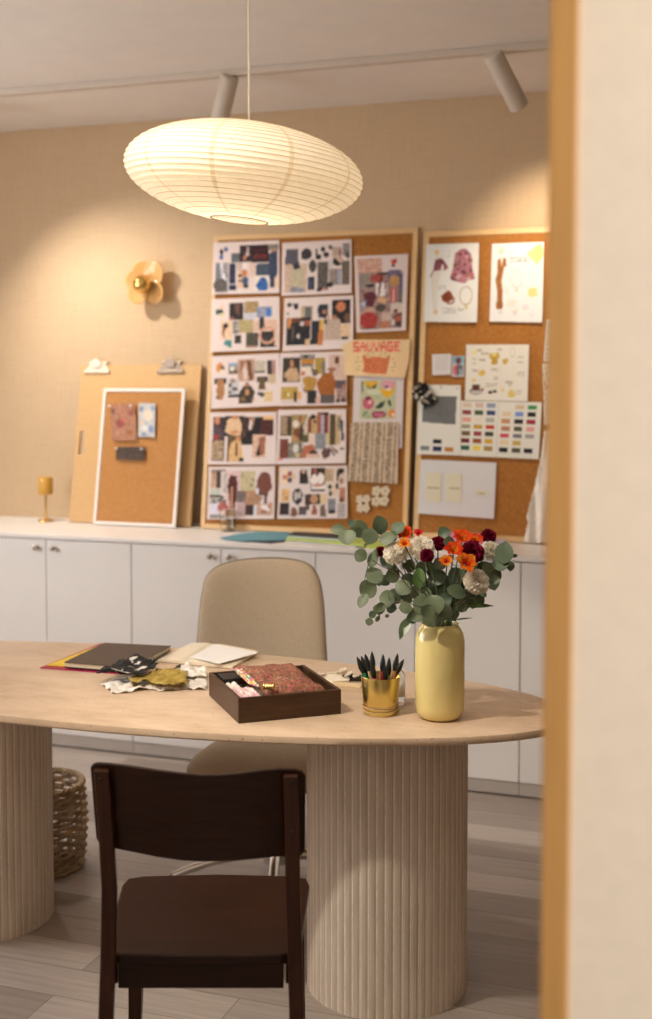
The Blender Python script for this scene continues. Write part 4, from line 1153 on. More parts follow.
def build_boards():
    # drawing board with two clips, a white framed corkboard in front of it
    e = make_plane('easel', (69, 523), (190, 527), 5.095, (140, 365), math.radians(10.3))
    t = thing('drawing_board', 'large tan drawing board leaning on the wall behind the white framed corkboard', 'drawing board', e.o, e.rot)
    w, h = e.w, e.h
    u0, v1 = e.hit(80.2, 431)
    u1, v0 = e.hit(83.4, 454.5)
    bm = B()
    T = 0.014
    bm_box(bm, (0, 0, 0), (u0, T, h)); bm_box(bm, (u1, 0, 0), (w, T, h)); bm_box(bm, (u0, 0, 0), (u1, T, v0)); bm_box(bm, (u0, 0, v1), (u1, T, h))
    obj('panel', bm, MAT['mdf'], t)
    for px, mt, lb in ((98, 'clip_cream', 'cream bulldog clip on the drawing board edge, under the wall lamp'), (171.5, 'silver', 'grey metal bulldog clip on the drawing board edge, nearest the wide pinboard')):
        uu = e.hit(px, 366)[0]
        m = MAT[mt]
        ct = thing('bulldog_clip', lb, 'clip', e.pt(uu, h), e.rot, 'bulldog clips on the drawing board')
        # folded jaw plates on both sides, the rolled spring and the front lever
        bm = B()
        bm_box(bm, (-.068, -0.0095, -.040), (.068, -0.0015, -.026), bev=0.003)
        obj('jaw', bm, m, ct)
        bm = B()
        vs = bm_prism(bm, [(-.064, -.028), (.064, -.028), (.040, .004), (-.040, .004)], 0.0025, 0.006)
        for v in vs:
            v.co = Vector((v.co.x, -v.co.z, v.co.y))
        obj('front_plate', bm, m, ct)
        bm = B()
        bm_box(bm, (-.05, T + .001, -.03), (.05, T + .005, .004), bev=0.0015)
        obj('back_plate', bm, m, ct)
        bm = B()
        bm_tube(bm, [(-.048, T / 2, .0105), (.048, T / 2, .0105)], 0.0085, 14)
        obj('spring', bm, m, ct, smooth=True)
        bm = B()
        pts = [(-.004 + .024 * math.cos(a), -.012 + max(0, math.sin(a)) ** .8 * .040) for a in [PI * k / 14 for k in range(15)]]
        a0 = [bm.verts.new((x, -0.0105 - .25 * (z + .012), z)) for x, z in pts]
        b0 = [bm.verts.new((x, -0.0135 - .25 * (z + .012), z)) for x, z in pts]
        bm.faces.new(a0); bm.faces.new(b0[::-1])
        for i in range(len(pts)):
            bm.faces.new((a0[i], a0[(i + 1) % 15], b0[(i + 1) % 15], b0[i]))
        obj('lever', bm, m, ct)
    f = make_plane('white', (92.8, 525.8), (175, 528), 5.045, (141, 388.5), math.radians(10.3))
    board('framed_corkboard', 'small corkboard in a thin white frame, propped on the drawing board', f, 0.014, 0.0145, MAT['white_frame'], MAT['light_cork'])
    c = crop(80, 400, 6.52)
    R2 = (226, 214, 206)
    pr = Print(30, 40, (172, 112, 84), (200, 25, 375, 262), R2)
    pr.speck(200, 25, 375, 262, [(150, 96, 70), (186, 124, 96), (164, 110, 90), (196, 138, 104), (140, 104, 84)], .8)
    for x, y, rx, ry, cc in ((265, 155, 32, 28, (150, 74, 62)), (290, 130, 16, 14, (196, 104, 92)), (345, 85, 16, 18, (160, 84, 70)), (330, 215, 22, 20, (160, 100, 60)), (215, 70, 12, 20, (120, 76, 60)), (240, 220, 18, 16, (186, 128, 104)), (300, 60, 14, 12, (186, 110, 96))):
        pr.ell(x, y, rx, ry, cc)
    sheet('fabric_swatch', 'rust floral swatch, the largest pinned on the white framed corkboard', 'fabric swatch', f, c((200, 28), (360, 25), (375, 262), (212, 262)), pr, off=0.004, wob=0.003, group='swatches on the white framed corkboard')
    pr = Print(24, 40, (206, 196, 186), (383, 20, 495, 243), R2)
    pr.speck(383, 20, 495, 243, [(226, 214, 200), (150, 158, 176), (206, 180, 160), (186, 186, 192)], .7)
    for x, y, rx, ry, cc in ((445, 100, 28, 36, (236, 205, 176)), (400, 60, 14, 20, (120, 134, 164)), (470, 190, 18, 26, (130, 146, 176)), (405, 150, 14, 16, (226, 186, 160)), (425, 185, 20, 16, (222, 216, 206)), (480, 50, 12, 22, (140, 152, 178)), (420, 225, 18, 12, (120, 136, 166))):
        pr.ell(x, y, rx, ry, cc)
    sheet('fabric_swatch', 'narrow blue and cream print swatch on the white framed corkboard', 'fabric swatch', f, c((390, 20), (495, 25), (490, 243), (383, 240)), pr, off=0.004, wob=0.003, group='swatches on the white framed corkboard')
    pr = Print(36, 18, (72, 54, 46), (238, 305, 430, 395), R2)
    pr.speck(238, 305, 430, 395, [(52, 40, 36), (90, 66, 56), (60, 48, 44), (104, 78, 64)], .8)
    sheet('fabric_swatch', 'dark brown oblong swatch on the white framed corkboard', 'fabric swatch', f, c((240, 308), (430, 305), (420, 395), (238, 388)), pr, off=0.004, wob=0.004, group='swatches on the white framed corkboard')
    for x, y, l in ((203, 42, 'pale push pin at the rust floral swatch, nearest the drawing board handle slot'), (343, 42, 'pale push pin at the rust floral swatch, beside the blue swatch'), (250, 320, 'pale push pin in the dark swatch, under the rust floral one'), (412, 322, 'pale push pin in the dark swatch, under the blue one')):
        a = c((x, y))[0]
        pin_at(f, a[0], a[1], l, off=0.011)
    # the two tall pinboards
    L = make_plane('wide', (200.4, 528.8), (406.9, 533.8), 5.07, (310, 232), math.radians(7.0))
    board('cork_pinboard', 'big wooden framed pinboard filled with rows of collage sheets', L, 0.022, 0.022, MAT['pine'], MAT['cork'])
    collage_sheets(L)
    R = make_plane('right', (412.8, 540), (520, 544), 5.055, (480, 229.5), math.radians(7.0))
    R.w = 0.95
    board('cork_pinboard', 'wooden framed pinboard with the colour chart and fashion drawings', R, 0.022, 0.024, MAT['pine'], MAT['cork'])
    design_sheets(R)
    # black and white scarf scrap bunched on the sample card
    q = crop(410, 335, 4.347)
    pts = q((15, 250), (45, 208), (75, 212), (100, 250), (120, 295), (95, 300), (70, 325), (55, 290), (20, 285))
    uv = [R.hit(*a) for a in pts]
    m = M_speckle('black_white_print', [(0.015, 0.014, 0.014), (0.02, 0.02, 0.02), (0.66, 0.62, 0.55), (0.03, 0.028, 0.026)], scale=75, bmp=0, hard=True)
    o = cloth_bits('scarf_scrap', 'black and white scarf scrap bunched over the grey sample card', 'fabric swatch', uv, 0, 0.03, m, 4.2, res=0.005)
    cu, cv = o.location.x, o.location.y
    o.location = R.pt(cu, cv, 0.005)
    o.rotation_euler = (R.m.to_3x3() @ Matrix(((1, 0, 0), (0, 0, -1), (0, 1, 0)))).to_euler()
    # things hanging at the far edge, half hidden by the door post
    pr = Print(20, 40, (228, 212, 196), (0, 0, 1, 1), (232, 214, 196))
    for k in range(10):
        pr.scribble(.1, .08 + k * .09, .9, .1 + k * .09, .03, (206, 186, 150), 1)
    sheet('hanging_sheet', 'white printed sheet hanging half behind the amber door post', 'sheet', R, [(547.8, 320), (566, 320), (566, 362), (544, 361.7)], pr, off=0.012, wob=0.004)
    pr = Print(16, 46, (222, 200, 170), (0, 0, 1, 1), (232, 214, 196))
    pr.speck(0, 0, 1, .38, [(150, 160, 120), (226, 206, 160), (216, 150, 110), (226, 214, 190)], .6)
    pr.speck(0, .38, 1, 1, [(226, 196, 176), (206, 110, 100), (226, 206, 180)], .5)
    sheet('trim_strip', 'floral and pink striped trim hanging under the white printed sheet', 'fabric swatch', R, [(543.2, 364), (562, 364), (562, 425), (545, 425)], pr, off=0.012, wob=0.005)
    # draped white cloth
    outl = [(545.5, 431), (560, 431), (560, 543.2), (524.5, 542.6), (529.5, 522), (527.5, 518), (532, 500), (540, 466)]
    uv = [R.hit(*a) for a in outl]
    o = cloth_bits('draped_cloth', 'white cloth hanging in folds down to the worktop by the door post', 'cloth', uv, 0, 0.035, MAT['white_cloth'], 8.8, res=0.0035, fx=17, fy=2.2, fine=.08)
    cu, cv = o.location.x, o.location.y
    o.location = R.pt(cu, cv, 0.008)
    o.rotation_euler = (R.m.to_3x3() @ Matrix(((1, 0, 0), (0, 0, -1), (0, 1, 0)))).to_euler()


# ================================================================== TABLE AND CHAIRS
TZ = 0.75
TC = (-1.6285, 3.113)
TA, TB, TROT = 1.19, 0.436, 0.016


def build_table():
    t = thing('dining_table', 'oval travertine table on two fluted column bases', 'table', (TC[0], TC[1], 0), (0, 0, TROT))
    bm = B()
    N = 160
    prof = [(0.010, 0.729), (0.003, 0.730), (0.0, 0.734), (0.0, 0.7455), (0.0015, 0.749), (0.005, TZ)]
    rings = []
    for inset, z in prof:
        rings.append([bm.verts.new(((TA - inset) * math.cos(2 * PI * k / N), (TB - inset) * math.sin(2 * PI * k / N), z)) for k in range(N)])
    for A, C in zip(rings, rings[1:]):
        for k in range(N):
            bm.faces.new((A[k], A[(k + 1) % N], C[(k + 1) % N], C[k]))
    bm.faces.new(rings[0][::-1]); bm.faces.new(rings[-1])
    obj('table_top', bm, MAT['travertine'], t, smooth=True)
    xs = (at_y(387, 800, TC[1]).x, at_y(-20, 800, TC[1]).x)
    n, R, dep = 62, 0.2105, 0.0006
    me = None
    for x in xs:
        if me is None:
            bm = B()
            plan = []
            for k in range(n):
                a0 = 2 * PI * k / n
                d = 2 * PI / n
                g = 0.085 * d
                plan += [(a0 + g, R - dep, 1), (a0 + g * 1.6, R - .0002, 0), (a0 + d * .32, R + .0012, 0), (a0 + d * .68, R + .0012, 0), (a0 + d - g * 1.6, R - .0002, 0), (a0 + d - g, R - dep, 0)]
            lo = [bm.verts.new((r * math.cos(a), r * math.sin(a), 0.0)) for a, r, _ in plan]
            hi = [bm.verts.new((r * math.cos(a), r * math.sin(a), 0.7285)) for a, r, _ in plan]
            m = len(plan)
            for i in range(m):
                f = bm.faces.new((lo[i], lo[(i + 1) % m], hi[(i + 1) % m], hi[i]))
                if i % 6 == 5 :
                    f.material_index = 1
                if i % 6 in (0, 4):
                    f.material_index = 0
            bm.faces.new(lo[::-1]); bm.faces.new(hi)
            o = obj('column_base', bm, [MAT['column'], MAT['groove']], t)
            me = o
        else:
            o = me.copy(); COL.objects.link(o); o.parent = t
        q = Matrix.Rotation(-TROT, 3, 'Z') @ Vector((x - TC[0], 0, 0))
        o.location = (q.x, q.y, 0)


def pad(name, outline, th_f, th_b, frame, mat, parent, bend=0.0, edge=6.0):
    """cushion from a closed outline (a, b); frame maps (a, b, h) to local xyz; h is height on the front (+) and back (-)"""
    n = len(outline)
    ca = sum(p[0] for p in outline) / n
    cb = sum(p[1] for p in outline) / n
    bm = B()
    rr = [1.0, 0.985, 0.95, 0.88, 0.75, 0.55, 0.3]
    def ring(r, sgn, th):
        h = sgn * th * (1 - r ** edge) ** 0.6 if r < 1 else 0
        return [bm.verts.new(frame(ca + (p[0] - ca) * r, cb + (p[1] - cb) * r, h + bend * ((ca + (p[0] - ca) * r - ca) ** 2))) for p in outline]
    base = ring(1.0, 1, 0)
    for sgn, th in ((1, th_f), (-1, th_b)):
        prev = base
        for r in rr[1:]:
            cur = ring(r, sgn, th)
            for k in range(n):
                bm.faces.new((prev[k], prev[(k + 1) % n], cur[(k + 1) % n], cur[k]))
            prev = cur
        c = bm.verts.new(frame(ca, cb, sgn * th))
        for k in range(n):
            bm.faces.new((prev[k], prev[(k + 1) % n], c))
    return obj(name, bm, mat, parent, smooth=True, angle=180)


def smooth_outline(pts, n=96):
    """closed Catmull-Rom through pts"""
    m = len(pts)
    out = []
    for i in range(m):
        p0, p1, p2, p3 = (Vector(pts[(i + k - 1) % m]) for k in range(4))
        for j in range(max(2, n // m)):
            t = j / max(2, n // m)
            out.append(0.5 * ((2 * p1) + (-p0 + p2) * t + (2 * p0 - 5 * p1 + 4 * p2 - p3) * t * t + (-p0 + 3 * p1 - 3 * p2 + p3) * t ** 3))
    return [tuple(v) for v in out]


def build_beige_chair():
    yb = 3.87
    xc = at_d(271, 860, 3.93).x
    t = thing('upholstered_chair', 'beige fabric swivel chair behind the travertine table', 'chair', (xc, yb - 0.25, 0))
    ys = yb - 0.25
    # backrest: outline measured on a plane, leaning back a little
    px = [(266, 559), (303, 563), (317.5, 576), (324, 600), (327.5, 635), (330, 668), (328, 715), (314, 731), (265, 734), (217, 731), (203.5, 715), (201.5, 668), (202, 630), (204.5, 592), (210, 573), (228, 563)]
    out = []
    for a in px:
        w = at_y(a[0], a[1], yb)
        out.append((w.x - xc, w.z))
    out = smooth_outline(out, 128)
    lean = math.radians(5)
    zb = 0.55

    def fr(a, b, h):
        return (a, (yb - ys) - h + (b - 0.75) * math.tan(lean), b)
    bk = pad('backrest', out, 0.024, 0.022, fr, MAT['linen'], t, bend=0.55, edge=7)
    ca = sum(p[0] for p in out) / len(out)
    bm = B()
    bm_tube(bm, [fr(a, b, 0.55 * (a - ca) ** 2 - 0.002) for a, b in out], 0.0036, 8, closed=True)
    obj('piping', bm, MAT['piping'], bk, smooth=True)
    # seat
    zs = 0.376
    w2, d2 = 0.245, 0.22
    so = []
    for k in range(72):
        a = 2 * PI * k / 72
        cx, cy = math.cos(a), math.sin(a)
        e = 2 / 4.2
        so.append((w2 * math.copysign(abs(cx) ** e, cx), d2 * math.copysign(abs(cy) ** e, cy)))
    x0 = at_y(181.5, 757, 3.46).x + w2 - xc
    seat_y = 0.01

    def fs(a, b, h):
        drop = max(0, -b - 0.10) ** 2 * 0.6
        return (a + x0, b + seat_y, zs + h - drop)
    st = pad('seat', so, 0.072, 0.036, fs, MAT['linen'], t, edge=4, bend=0.25)
    bm = B()
    bm_tube(bm, [fs(a, b, 0.25 * a * a - 0.002) for a, b in so], 0.004, 8, closed=True)
    obj('piping', bm, MAT['piping'], st, smooth=True)
    bm = B()
    bm_tube(bm, [(0.0, 0.10, 0.382), (0.0, 0.20, 0.378), (0.0, 0.268, 0.42), (0.0, 0.292, 0.52), (0.0, 0.300, 0.62)], [0.02, 0.02, 0.019, 0.017, 0.014], 12)
    obj('back_bracket', bm, MAT['chrome'], t, smooth=True)
    bm = B()
    bm_box(bm, (-.10, -.09, 0.374), (.10, .12, 0.400), bev=0.004)
    obj('seat_plate', bm, MAT['black_plastic'], t)
    bm = B()
    bm_lathe(bm, [(0.040, 0.070), (0.040, 0.118), (0.026, 0.126), (0.026, 0.30), (0.019, 0.305), (0.019, 0.39)], 28)
    obj('column', bm, MAT['chrome'], t, smooth=True)
    leg = None
    for k in range(4):
        if leg is None:
            bm = B()
            bm_tube(bm, [(0.03, 0, 0.100), (0.10, 0, 0.094), (0.19, 0, 0.074), (0.27, 0, 0.046), (0.325, 0, 0.024)], [0.020, 0.018, 0.015, 0.013, 0.012], 12)
            leg = obj('leg', bm, MAT['chrome'], t, smooth=True)
            bm = B(); bm_lathe(bm, [(0.016, 0), (0.02, 0.004), (0.02, 0.014), (0.013, 0.022)], 18, c=(0.328, 0, 0.0))
            gl = obj('glide', bm, MAT['black_plastic'], leg, smooth=True)
            o = leg
        else:
            o = leg.copy(); COL.objects.link(o); o.parent = t
            g = gl.copy(); COL.objects.link(g); g.parent = o
        o.rotation_euler = (0, 0, math.radians(18.3 + 90 * k))


def build_dark_chair():
    D = 2.45
    b = at_d(198.5, 860, D)
    rz = YAW
    t = thing('wooden_chair', 'dark wooden chair in front of the table, back turned to the viewer', 'chair', (b.x, b.y, 0), (0, 0, rz))
    k = D / FPX
    # local x right, y away from the viewer (towards the table), z up. Back panel curved in plan
    hn = Vector((-math.sin(YAW), math.cos(YAW), 0))
    dh = b.dot(hn)
    def lx(px, ext=0.0):
        d = ray(px, 810)
        return (CP + d * ((dh + ext) / d.dot(hn)) - b).dot(CR)
    def lz(py, ext=0.0):
        d = ray(198.5, py)
        return (CP + d * ((dh + ext) / d.dot(hn))).z
    top = [(90.5, 768), (93, 764.5), (98, 763.3), (110, 764), (130, 766.2), (155, 770), (180, 773.3), (200, 775), (220, 775), (240, 773.2), (260, 770.6), (280, 768.8), (295, 769.4), (302, 771.2), (305.5, 776)]
    bot = [(95.5, 838), (98, 843), (104, 846.5), (114, 849), (132, 852.5), (156, 857.3), (180, 860.8), (200, 862), (220, 861.8), (240, 860.4), (260, 858.4), (280, 856.8), (295, 857), (301, 856), (305, 850)]
    def yy(x):
        return 0.032 * ((x / 0.212) ** 2)
    TH = 0.011
    bm = B()
    cols = []
    M_ = 6
    for (tx, ty), (bx, by) in zip(top, bot):
        front, back = [], []
        for j in range(M_ + 1):
            s = j / M_
            px_, py_ = tx + (bx - tx) * s, ty + (by - ty) * s
            x = lx(px_)
            e = yy(x)
            x, z = lx(px_, e), lz(py_, e)
            front.append(bm.verts.new((x, yy(x), z)))
            back.append(bm.verts.new((x, yy(x) + TH, z)))
        cols.append((front, back))
    for (f0, b0), (f1, b1) in zip(cols, cols[1:]):
        for j in range(M_):
            bm.faces.new((f0[j], f1[j], f1[j + 1], f0[j + 1])); bm.faces.new((b0[j], b0[j + 1], b1[j + 1], b1[j]))
        bm.faces.new((f0[0], b0[0], b1[0], f1[0])); bm.faces.new((f0[M_], f1[M_], b1[M_], b0[M_]))
    for (f, bk), s in ((cols[0], 0), (cols[-1], 1)):
        for j in range(M_):
            bm.faces.new((f[j], f[j + 1], bk[j + 1], bk[j]))
    o = obj('backrest', bm, MAT['dark_wood'], t, smooth=True, angle=50)
    md = o.modifiers.new('soft edge', 'BEVEL'); md.width = 0.0025; md.segments = 2; md.limit_method = 'ANGLE'; md.angle_limit = math.radians(60)
    # uprights that run down into the rear legs
    for (pt, pb, scr) in (((101.2, 771), (108.5, 869), ((100, 779.5), (102.5, 827))), ((290.5, 776.5), (292.8, 869), ((291.5, 782.5), (292.2, 832)))):
        e0 = yy(lx(pt[0])) - .02
        x0, z0 = lx(pt[0], e0), lz(pt[1], e0)
        x1 = lx(pb[0], e0)
        sg = -1 if x0 < 0 else 1
        h = 0.0145
        bm = B()
        st = [(x0, z0, 0.0), (x0 + (x1 - x0) * .5, lz(820), 0.0), (x1, 0.60, -0.004), (x1 + sg * .004, 0.45, -0.004), (x1 + sg * .010, 0.25, -0.025), (x1 + sg * .018, 0.0, -0.065)]
        rings = []
        for i, (x, z, dy) in enumerate(st):
            ybk = yy(x) - 0.0006 + dy
            w = h if i < 5 else h * .85
            rings.append([bm.verts.new((x + a * w, ybk + c, z)) for a, c in ((-1, -0.021), (1, -0.021), (1, 0), (-1, 0))])
        for A, C in zip(rings, rings[1:]):
            for q in range(4):
                bm.faces.new((A[q], A[(q + 1) % 4], C[(q + 1) % 4], C[q]))
        bm.faces.new(rings[0]); bm.faces.new(rings[-1][::-1])
        up = obj('upright', bm, MAT['dark_wood_v'], t)
        md = up.modifiers.new('soft edge', 'BEVEL'); md.width = 0.003; md.segments = 2; md.limit_method = 'ANGLE'; md.angle_limit = math.radians(50)
        for sx, sy in scr:
            bm = B()
            bm_lathe(bm, [(0.0045, 0), (0.0045, 0.0012), (0.003, 0.002)], 14)
            for v in bm.verts:
                v.co = Vector((v.co.x, -v.co.z, v.co.y))
            obj('screw', bm, MAT['screw'], up, loc=(lx(sx, e0), yy(x0) - 0.0218, lz(sy, e0)))
    # seat, rails and front legs
    bm = B()
    so = [(-.192, 0.035), (-.198, .06), (-.212, .37), (-.205, .405), (-.17, .42), (0, .43), (.17, .42), (.205, .405), (.212, .37), (.198, .06), (.192, 0.035), (.16, .025), (0, .02), (-.16, .025)]
    bm_prism(bm, so, 0.435, 0.458)
    o = obj('seat', bm, MAT['dark_wood'], t)
    md = o.modifiers.new('soft edge', 'BEVEL'); md.width = 0.006; md.segments = 3; md.limit_method = 'ANGLE'; md.angle_limit = math.radians(60)
    for lo, hi in (((-.165, .375, .385), (.165, .393, .4345)), ((-.165, .03, .385), (.165, .046, .4345))):
        bm = B(); bm_box(bm, lo, hi, bev=0.002); obj('rail', bm, MAT['dark_wood'], t)
    for s in (-1, 1):
        bm = B(); bm_box(bm, (s * .178 - .009, .05, .385), (s * .178 + .009, .37, .4345), bev=0.002); obj('side_rail', bm, MAT['dark_wood'], t)
        bm = B()
        rings = []
        for z, x, y, w in ((0.4345, s * .182, .385, .017), (0.2, s * .186, .390, .015), (0, s * .192, .398, .012)):
            rings.append([bm.verts.new((x + a * w, y + c * w, z)) for a, c in ((-1, -1), (1, -1), (1, 1), (-1, 1))])
        for A, C in zip(rings, rings[1:]):
            for q in range(4):
                bm.faces.new((A[q], A[(q + 1) % 4], C[(q + 1) % 4], C[q]))
        bm.faces.new(rings[0]); bm.faces.new(rings[-1][::-1])
        obj('leg', bm, MAT['dark_wood_v'], t)


def build_basket():
    d = 4.10
    c = at_d(40, 780.5, d)
    R0, H = 0.144, c.z
    t = thing('wicker_basket', 'round wicker basket on the floor behind the table base', 'basket', (c.x, c.y, 0))
    ns = 26
    def rad(z):
        return R0 * (0.93 + 0.07 * math.sin(PI * min(1, z / H)) + 0.02 * z / H)
    bm = B()
    rnd = random.Random(3)
    rows = 20
    for r in range(rows):
        z = 0.012 + (H - 0.03) * r / (rows - 1)
        pts = []
        for k in range(ns * 4):
            a = 2 * PI * k / (ns * 4)
            q = math.cos(a * ns / 2 + (PI if r % 2 else 0))
            pts.append(((rad(z) + .0055 * q) * math.cos(a), (rad(z) + .0055 * q) * math.sin(a), z + 0.003 * noise.noise(Vector((a * 3, r, 0)))))
        bm_tube(bm, pts, 0.0052 + rnd.uniform(-.001, .0012), 6, closed=True)
    obj('weave', bm, MAT['wicker'], t, smooth=True)
    bm = B()
    for k in range(ns):
        a = 2 * PI * (k + .5) / ns
        bm_tube(bm, [(rad(z) * math.cos(a), rad(z) * math.sin(a), z) for z in (0.004, H * .3, H * .6, H - .012)], 0.0036, 6)
    obj('stakes', bm, MAT['wicker'], t, smooth=True)
    bm = B()
    for q in range(3):
        pts = []
        for k in range(90):
            a = 2 * PI * k / 90
            b = a * 15 + q * 2 * PI / 3
            pts.append(((rad(H) + .007 * math.cos(b)) * math.cos(a), (rad(H) + .007 * math.cos(b)) * math.sin(a), H - .008 + .006 * math.sin(b)))
        bm_tube(bm, pts, 0.005, 6, closed=True)
    obj('braided_rim', bm, MAT['wicker'], t, smooth=True)
    bm = B(); bm_lathe(bm, [(R0 * .92, 0.002), (R0 * .92, 0.008)], 40); obj('bottom', bm, MAT['wicker'], t)
    # crumpled paper inside
    pts = [(c.x + .1 * math.cos(a), c.y + .1 * math.sin(a)) for a in [2 * PI * k / 14 for k in range(14)]]
    o = cloth_bits('crumpled_paper', 'crumpled white paper lying inside the wicker basket', 'paper', pts, 0.012, 0.16, MAT['paper'], 2.2, res=0.012)


# ================================================================== ON THE WORKTOP
def flat_card(name, label, cat, px, z, th, mat, group=None, tilt=None):
    w = [at_z(x, y, z) for x, y in px]
    cx = sum(p.x for p in w) / len(w)
    cy = sum(p.y for p in w) / len(w)
    bm = B()
    bm_prism(bm, [(p.x - cx, p.y - cy) for p in w], 0, th)
    o = obj(name, bm, mat, loc=(cx, cy, z))
    return tag(o, label, cat, group)


def build_worktop_things():
    # drinking glass
    c = at_z(228, 531, ZT)
    bm = B()
    r = 0.0375
    bm_lathe(bm, [(0.001, 0), (r * .86, 0), (r * .88, .003), (r, .09), (r - .0015, .091), (r - .003, .09), (r * .88 - .0025, .010), (0.001, .009)], 40, cap0=False, cap1=False)
    t = tag(obj('drinking_glass', bm, MAT['glass'], smooth=True, loc=(c.x, c.y, ZT + .0005), angle=50), 'small clear drinking glass on the white worktop', 'glass')
    # cards and folders
    z = ZT + 0.0004
    flat_card('navy_folder', 'dark navy folder peeping out beneath the teal folder', 'folder', [(246, 541.8), (270, 543.8), (285, 541.8), (285, 537), (250, 536)], z, 0.0035, MAT['navy'])
    flat_card('teal_folder', 'teal blue folder lying near the drinking glass', 'folder', [(219.5, 538.3), (243, 541.3), (284.5, 540.6), (290.5, 532.6), (256, 532.2), (240, 534.2)], z + 0.0045, 0.003, MAT['teal'])
    z2 = z
    def stack(name, label, px, th, mat):
        nonlocal z2
        flat_card(name, label, 'folder', px, z2, th, mat, group='folders stacked beside the teal folder')
        z2 += th + 0.0006
    stack('lavender_folder', 'lavender paper folder, lowest of the stack beside the teal folder', [(287, 541.6), (356, 547.6), (360, 541), (292, 536)], 0.006, MAT['lavender_paper'])
    stack('lime_folder', 'lime green folder in the middle of the stack beside the teal folder', [(286, 540.2), (364, 546.8), (369, 540.5), (291, 534.5)], 0.008, MAT['lime'])
    stack('pale_blue_folder', 'pale blue folder under the dark cover on the folder stack', [(288, 537.2), (350, 541.6), (356, 537), (293, 533)], 0.004, MAT['pale_blue'])
    stack('dark_folder', 'thin dark folder topmost of the stack beside the teal folder', [(289, 535.5), (340, 538.8), (348, 535.0), (294, 532)], 0.003, MAT['black_plastic'])
    flat_card('lime_notebook', 'lime green notebook lying just behind the bouquet leaves', 'notebook', [(366, 548.5), (402, 551), (404, 544), (372, 542.5)], z, 0.010, MAT['lime'])
    # pink folder bulging, lavender sheet beneath
    flat_card('lavender_sheet', 'lavender sheets under the pink folder by the bouquet', 'paper', [(447, 547), (500, 551), (506, 545.8), (452, 543)], z, 0.026, MAT['lavender_paper'])
    w = [at_z(x, y, ZT + .04) for x, y in ((446, 538), (492, 542), (497, 535), (451, 531))]
    cx, cy = sum(p.x for p in w) / 4, sum(p.y for p in w) / 4
    bm = B()
    V = {}
    for j in range(9):
        for i in range(13):
            s, q = i / 12, j / 8
            p = (w[0] * (1 - s) + w[1] * s) * (1 - q) + (w[3] * (1 - s) + w[2] * s) * q
            V[i, j] = bm.verts.new((p.x - cx, p.y - cy, 0.002 + 0.016 * math.sin(PI * s) ** .6 * math.sin(PI * q) ** .6 + .004 * q))
    for j in range(8):
        for i in range(12):
            bm.faces.new((V[i, j], V[i + 1, j], V[i + 1, j + 1], V[i, j + 1]))
    o = obj('pink_folder', bm, MAT['pink'], smooth=True, angle=180, loc=(cx, cy, ZT + .0275))
    md = o.modifiers.new('thickness', 'SOLIDIFY'); md.thickness = 0.002; md.offset = 1
    tag(o, 'bulging pink folder on the worktop behind the bouquet', 'folder')
    # small brass stand with an amber block, at the picture's edge
    c = at_z(46, 521.5, ZT)
    t = thing('table_lamp', 'small brass table lamp with an amber shade on the worktop', 'lamp', (c.x, c.y, ZT))
    bm = B(); bm_lathe(bm, [(0.034, 0), (0.036, .004), (0.034, .010), (0.012, .016)], 36); obj('base', bm, MAT['brass'], t, smooth=True)
    bm = B(); bm_lathe(bm, [(0.005, .014), (0.005, .15)], 14); obj('stem', bm, MAT['brass'], t, smooth=True)
    bm = B(); bm_lathe(bm, [(0.032, .128), (0.034, .131), (0.034, .207), (0.032, .210)], 36); obj('lamp_shade', bm, M('amber_lamp_shade', (0.62, 0.34, 0.06), 0.35), t, smooth=True)


